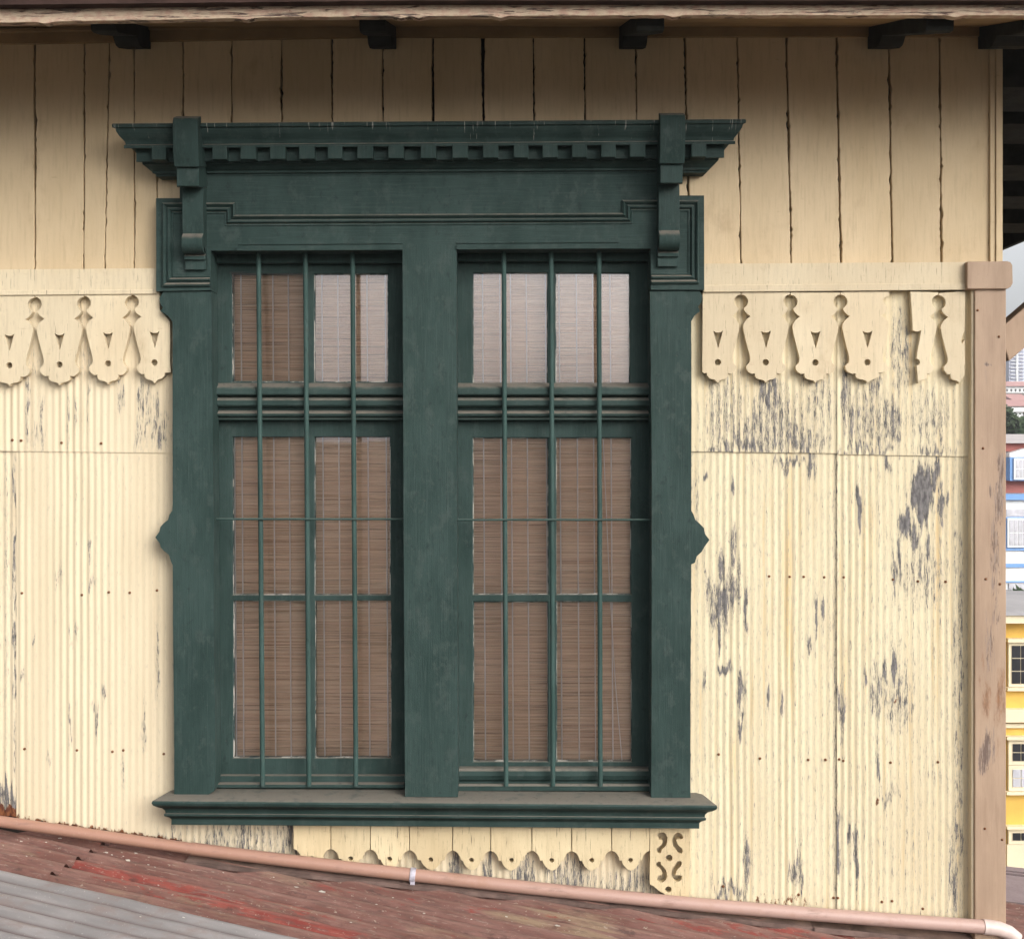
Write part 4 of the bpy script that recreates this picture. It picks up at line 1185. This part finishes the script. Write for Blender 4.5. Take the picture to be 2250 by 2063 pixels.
for k in range(3):
    o = 118 * k
    prt(yh, "window_head", M_yc, (2208 + o, 1401), (2290 + o, 1409), dY, .13, -.002)
    farwin(yh, 2213 + o, 1410, 2285 + o, 1507, dY, M_yc, M_pane, 3, 3, 6)
    prt(yh, "window_sill", M_yc, (2208 + o, 1508), (2290 + o, 1515), dY, .12, -.002)
    prt(yh, "window_head", M_yc, (2206 + o, 1615), (2292 + o, 1622), dY, .13, -.002)
    farwin(yh, 2213 + o, 1623, 2285 + o, 1678, dY, M_yc, M_pane, 3, 2, 8)
    farwin(yh, 2213 + o, 1679, 2285 + o, 1735, dY, M_yc, M_curtain, 3, 2, 8)
    prt(yh, "window_sill", M_yc, (2206 + o, 1736), (2292 + o, 1742), dY, .12, -.002)
    prt(yh, "window_head", M_yc, (2206 + o, 1811), (2292 + o, 1817), dY, .13, -.002)
    farwin(yh, 2213 + o, 1818, 2285 + o, 1852, dY, M_yc, M_pane, 3, 1, 8)
    prt(yh, "panel", M_yc, (2210 + o, 1853), (2288 + o, 1925), dY, .05, -.002)

dB = 34.0
bh = empty("blue_trimmed_house", (15, dB + CY + 3, -7.0), "tall white house with blue trim and red bands standing behind the yellow one", "house")
prt(bh, "wall", M_white, (2080, 978), (2700, 1560), dB, 0, 7)
m = MB()
z0 = D(0, 974, dB).z; xa = D(2070, 0, dB).x; xb = D(2710, 0, dB).x
m.add([(xa, dB + CY - .4, z0), (xb, dB + CY - .4, z0), (xb, dB + CY + 7.3, z0), (xa, dB + CY + 7.3, z0), (xa + 3.0, dB + CY + 3.4, z0 + .30), (xb - 3.0, dB + CY + 3.4, z0 + .30)],
      [(0, 1, 5, 4), (1, 2, 5), (2, 3, 4, 5), (3, 0, 4), (0, 3, 2, 1)])
m.build("roof", plain("whitish_roof", (.60, .55, .54), .7, .1, 1), bh)
prt(bh, "red_band", M_red, (2075, 975), (2705, 992), dB, .10, -.002)
prt(bh, "red_band", M_red, (2075, 1056), (2705, 1083), dB, .05, -.002)
prt(bh, "blue_band", M_blue, (2075, 1085), (2705, 1098), dB, .14, -.002)
prt(bh, "blue_band", M_blue, (2075, 1205), (2705, 1209), dB, .06, -.002)
prt(bh, "blue_band", M_blue, (2075, 1238), (2705, 1246), dB, .06, -.002)
prt(bh, "blue_band", M_blue, (2075, 1276), (2705, 1279), dB, .06, -.002)
for k in range(3):
    o = 84 * k
    m = MB(); pl = [D(2204 + o, 1004, dB), D(2276 + o, 1004, dB), D(2276 + o, 996, dB), D(2240 + o, 985, dB), D(2204 + o, 996, dB)]
    m.prism([(p.x, p.z) for p in pl], dB + CY - .45, dB + CY - .101); m.build("gable", M_white, bh)
    prt(bh, "blue_frame", M_blue, (2206 + o, 1004.5), (2274 + o, 1055.5), dB, .42, -.002)
    farwin(bh, 2213 + o, 1006.5, 2267 + o, 1053, dB, M_white, M_curtain, 6, 2, 3, .47)
    prt(bh, "lattice_panel", M_curtain, (2210 + o, 1119), (2276 + o, 1134), dB, .04, -.002)
    prt(bh, "blue_frame", M_blue, (2206 + o, 1136), (2280 + o, 1204), dB, .05, -.002)
    farwin(bh, 2211 + o, 1138, 2276 + o, 1202, dB, M_white, M_curtain, 6, 2, 3, .10)
    prt(bh, "lattice_panel", M_curtain, (2216 + o, 1281), (2276 + o, 1293), dB, .04, -.002)
    prt(bh, "door", plain("blue_grey_door", (.42, .50, .66), .6, .1, 2), (2208 + o, 1297), (2250 + o, 1345), dB, .05, -.002)

# near slate roof at the lower right
def slate_mat():
    t = Nt("mauve_slate_roof")
    c = t.mix(t.step(t.noise((3, 3, 3), 5, .65), .3, .7), (.27, .20, .20), (.34, .26, .255))
    c = t.mix(t.math('MULTIPLY', t.step(t.noise((60, 20, 20), 4, .6), .5, .72), .5), c, (.20, .145, .145))
    t.bump(t.noise((50, 14, 14), 4, .6), .5, .004)
    return t.out(c, .75, .3)
M_slate = slate_mat()
sr = empty("slate_roofed_house", (5.5, 7.0, -9.0), "low house with a mauve slate roof below the brown corner post", "house")
m = MB()
ru = 14.0; rl = 8.2
pA, pB, pC, pD = D(1900, 1868, ru), D(3000, 1990, ru), D(3000, 2420, rl), D(1900, 2300, rl)
m.add([pA, pB, pC, pD] + [p - Vector((0, 0, .08)) for p in (pA, pB, pC, pD)], [(0, 1, 2, 3), (7, 6, 5, 4), (0, 4, 5, 1), (1, 5, 6, 2), (2, 6, 7, 3), (3, 7, 4, 0)])
rf = m.build("roof", M_slate, sr)
rn = (pB - pA).cross(pD - pA).normalized()
if rn.z < 0: rn = -rn
M_seam = plain("dark_roof_seam", (.12, .09, .09), .8)
for k, f in enumerate((.045, .07, .28, .30, .52, .74)):
    m = MB(); m.tube([pA + (pD - pA) * f + rn * .006, pB + (pC - pB) * f + rn * .006], .008 + .004 * (k % 2), 6); m.build("course_line", M_seam, rf)
for k, f in enumerate((.30, .37, .44)):
    m = MB(); m.tube([pA + (pB - pA) * (f - .06) + (pD - pA) * .74 + rn * .01, pA + (pB - pA) * (f + .04) + (pD - pA) * 1.0 + rn * .01], .007, 6); m.build("course_line", M_seam, rf)
m = MB(); m.box(pA.x, pA.x + 6, pD.y + .6, pA.y - .3, -9.0, -5.9); m.build("wall", M_yc, sr)

def haze(density):
    m = bpy.data.materials.new("thin_sea_haze"); m.use_nodes = True
    n = m.node_tree.nodes; n.clear()
    o = n.new("ShaderNodeOutputMaterial"); v = n.new("ShaderNodeVolumePrincipled")
    v.inputs["Density"].default_value = density; v.inputs["Color"].default_value = (.93, .95, 1.0, 1); v.inputs["Anisotropy"].default_value = .2
    m.node_tree.links.new(v.outputs[0], o.inputs["Volume"])
    b = MB(); b.box(-3010, 3010, -3010, 3010, -16, 46)
    h = b.build("haze", m, None)
    meta(h, kind="stuff")
HAZE = 0.0013
# hill houses and the tower block far behind
def hillhouse(px0, px1, pyt, pyb, d, wallm, roofm, label, rh=.25, flat=False):
    c = D((px0 + px1) / 2, pyb, d)
    gz = ground_h(c.x, c.y) - 1.0
    e = empty("hill_house", (c.x, c.y + 3, gz), label, "house", "houses far up the hillside")
    a = D(px0, pyt, d); b = D(px1, pyb, d)
    m = MB(); m.box(a.x, b.x, a.y, a.y + 7, min(gz, b.z), a.z); m.build("wall", wallm, e)
    m = MB(); hgt = (a.z - b.z) * rh + .6
    if flat: m.box(a.x - .3, b.x + .3, a.y - .3, a.y + 7.3, a.z + .002, a.z + .35)
    else:
        m.add([(a.x - .4, a.y - .5, a.z + .01), (b.x + .4, a.y - .5, a.z + .01), (b.x + .4, a.y + 7.5, a.z + .01), (a.x - .4, a.y + 7.5, a.z + .01), (a.x - .4, a.y + 3.5, a.z + hgt), (b.x + .4, a.y + 3.5, a.z + hgt)],
              [(0, 1, 5, 4), (2, 3, 4, 5), (1, 2, 5), (3, 0, 4), (0, 3, 2, 1)])
    m.build("roof", roofm, e)
    n = max(2, int((px1 - px0) / 9))
    for k in range(n):
        w = (px1 - px0) / n
        prt(e, "window", M_pane, (px0 + w * (k + .3), pyt + (pyb - pyt) * .3), (px0 + w * (k + .68), pyt + (pyb - pyt) * .62), d, .03, -.002)
    return e
M_pink = plain("faded_pink_roof", (.62, .36, .34), .7, .1, .5)
hillhouse(2180, 2330, 849, 868, 190, M_white, M_pink, "long white house below the tower block with a faded pink roof")
hillhouse(2234, 2262, 882, 890, 150, M_white, M_pink, "small white house with a red roof on the middle of the hillside", 1.0)
hillhouse(2190, 2300, 893, 903, 128, M_white, M_pink, "low wide house just above the dark trees with a pinkish roof", .5)
hillhouse(2228, 2300, 905, 914, 112, M_white, M_white, "white flat roofed house partly hidden by the dark trees", .5, True)
tb = empty("tower_block", D(2245, 850, 262), "pale lavender high-rise tower block at the top of the hill", "tower")
M_tpane = plain("haze_paled_glass", (.30, .32, .42), .4, .1, 1)  # panes lightened to put distance haze into their colour
M_tower = plain("haze_tinted_concrete", (.56, .58, .70), .8, .05, .2)  # lavender haze tint mixed into the wall colour
prt(tb, "wall", M_tower, (2217, 742), (2275, 862), 262, 0, 14)
prt(tb, "lift_shaft", M_white, (2232, 744), (2236, 860), 262, .4, -.002)
for k in range(14):
    py = 750 + 7.6 * k
    prt(tb, "balcony", M_white, (2219, py + 4.4), (2231, py + 5.8), 262, .6, -.002)
    prt(tb, "window", M_tpane, (2219.5, py), (2230.5, py + 3.2), 262, .03, -.002)
    prt(tb, "window", M_tpane, (2238, py), (2248, py + 3.2), 262, .03, -.002)
    prt(tb, "balcony", M_white, (2237.5, py + 4.4), (2249, py + 5.8), 262, .6, -.002)

# trees between the hill houses and the blue trimmed house
def leaf_mat():
    t = Nt("dark_foliage")
    c = t.mix(t.step(t.noise((1.6, 1.6, 1.6), 4, .6), .35, .65), (.030, .055, .026), (.075, .105, .055))
    return t.out(c, .7, .2)
M_leaf = leaf_mat(); M_bark = plain("brown_bark", (.09, .065, .05), .9, .2, 6)
def tree(px, py_top, py_bot, d, rpx, label, seed):
    rg = random.Random(seed)
    c = D(px, (py_top + py_bot) / 2, d); gz = ground_h(c.x, c.y) - .3
    e = empty("tree", (c.x, c.y, gz), label, "tree", "dark trees on the hillside")
    rx = rpx * d / F; rz = (py_bot - py_top) / 2 * d / F
    m = MB(); m.tube([(c.x, c.y, gz), (c.x + .1, c.y, gz + (c.z - gz) * .5), (c.x - .05, c.y, c.z)], [.22, .17, .07], 8)
    for k in range(5):
        a = rg.random() * 6.3
        m.tube([(c.x, c.y, c.z - rz * .5), (c.x + math.cos(a) * rx * .6, c.y + math.sin(a) * rx * .6, c.z + rz * .3 * rg.random())], [.08, .03], 6)
    m.build("trunk", M_bark, e, smooth=60)
    m = MB(); vs = []; fs = []
    clumps = [(rg.gauss(0, .5), rg.gauss(0, .5), rg.gauss(0, .45), rg.uniform(.25, .5)) for _ in range(22)]
    for (ax, ay, az, r) in clumps:
        for _ in range(95):
            v = Vector((rg.gauss(0, 1), rg.gauss(0, 1), rg.gauss(0, 1))).normalized() * r * rg.uniform(.55, 1.0)
            p = Vector((c.x + (ax + v.x) * rx, c.y + (ay + v.y) * rx, c.z + (az + v.z) * rz))
            u = Vector((rg.gauss(0, 1), rg.gauss(0, 1), rg.gauss(0, .6))).normalized(); w = u.orthogonal().normalized()
            s = rg.uniform(.10, .22)
            b = len(vs); vs += [p + u * s, p + w * s * .5, p - u * s, p - w * s * .5]; fs.append((b, b + 1, b + 2, b + 3))
    m.add(vs, fs); m.build("crown", M_leaf, e, noflip=True)
tree(2212, 905, 975, 70, 34, "round dark tree nearest the brown post, right behind the white roof", 3)
tree(2248, 912, 985, 62, 36, "broad dark tree standing a little right over the white roof ridge", 4)
tree(2282, 900, 980, 75, 36, "dark tree at the far right of the hillside trees", 5)
tree(2246, 1298, 1345, 25, 22, "small leafy bush of a tree between the yellow house roof and the blue door", 9)

if HAZE: haze(HAZE)
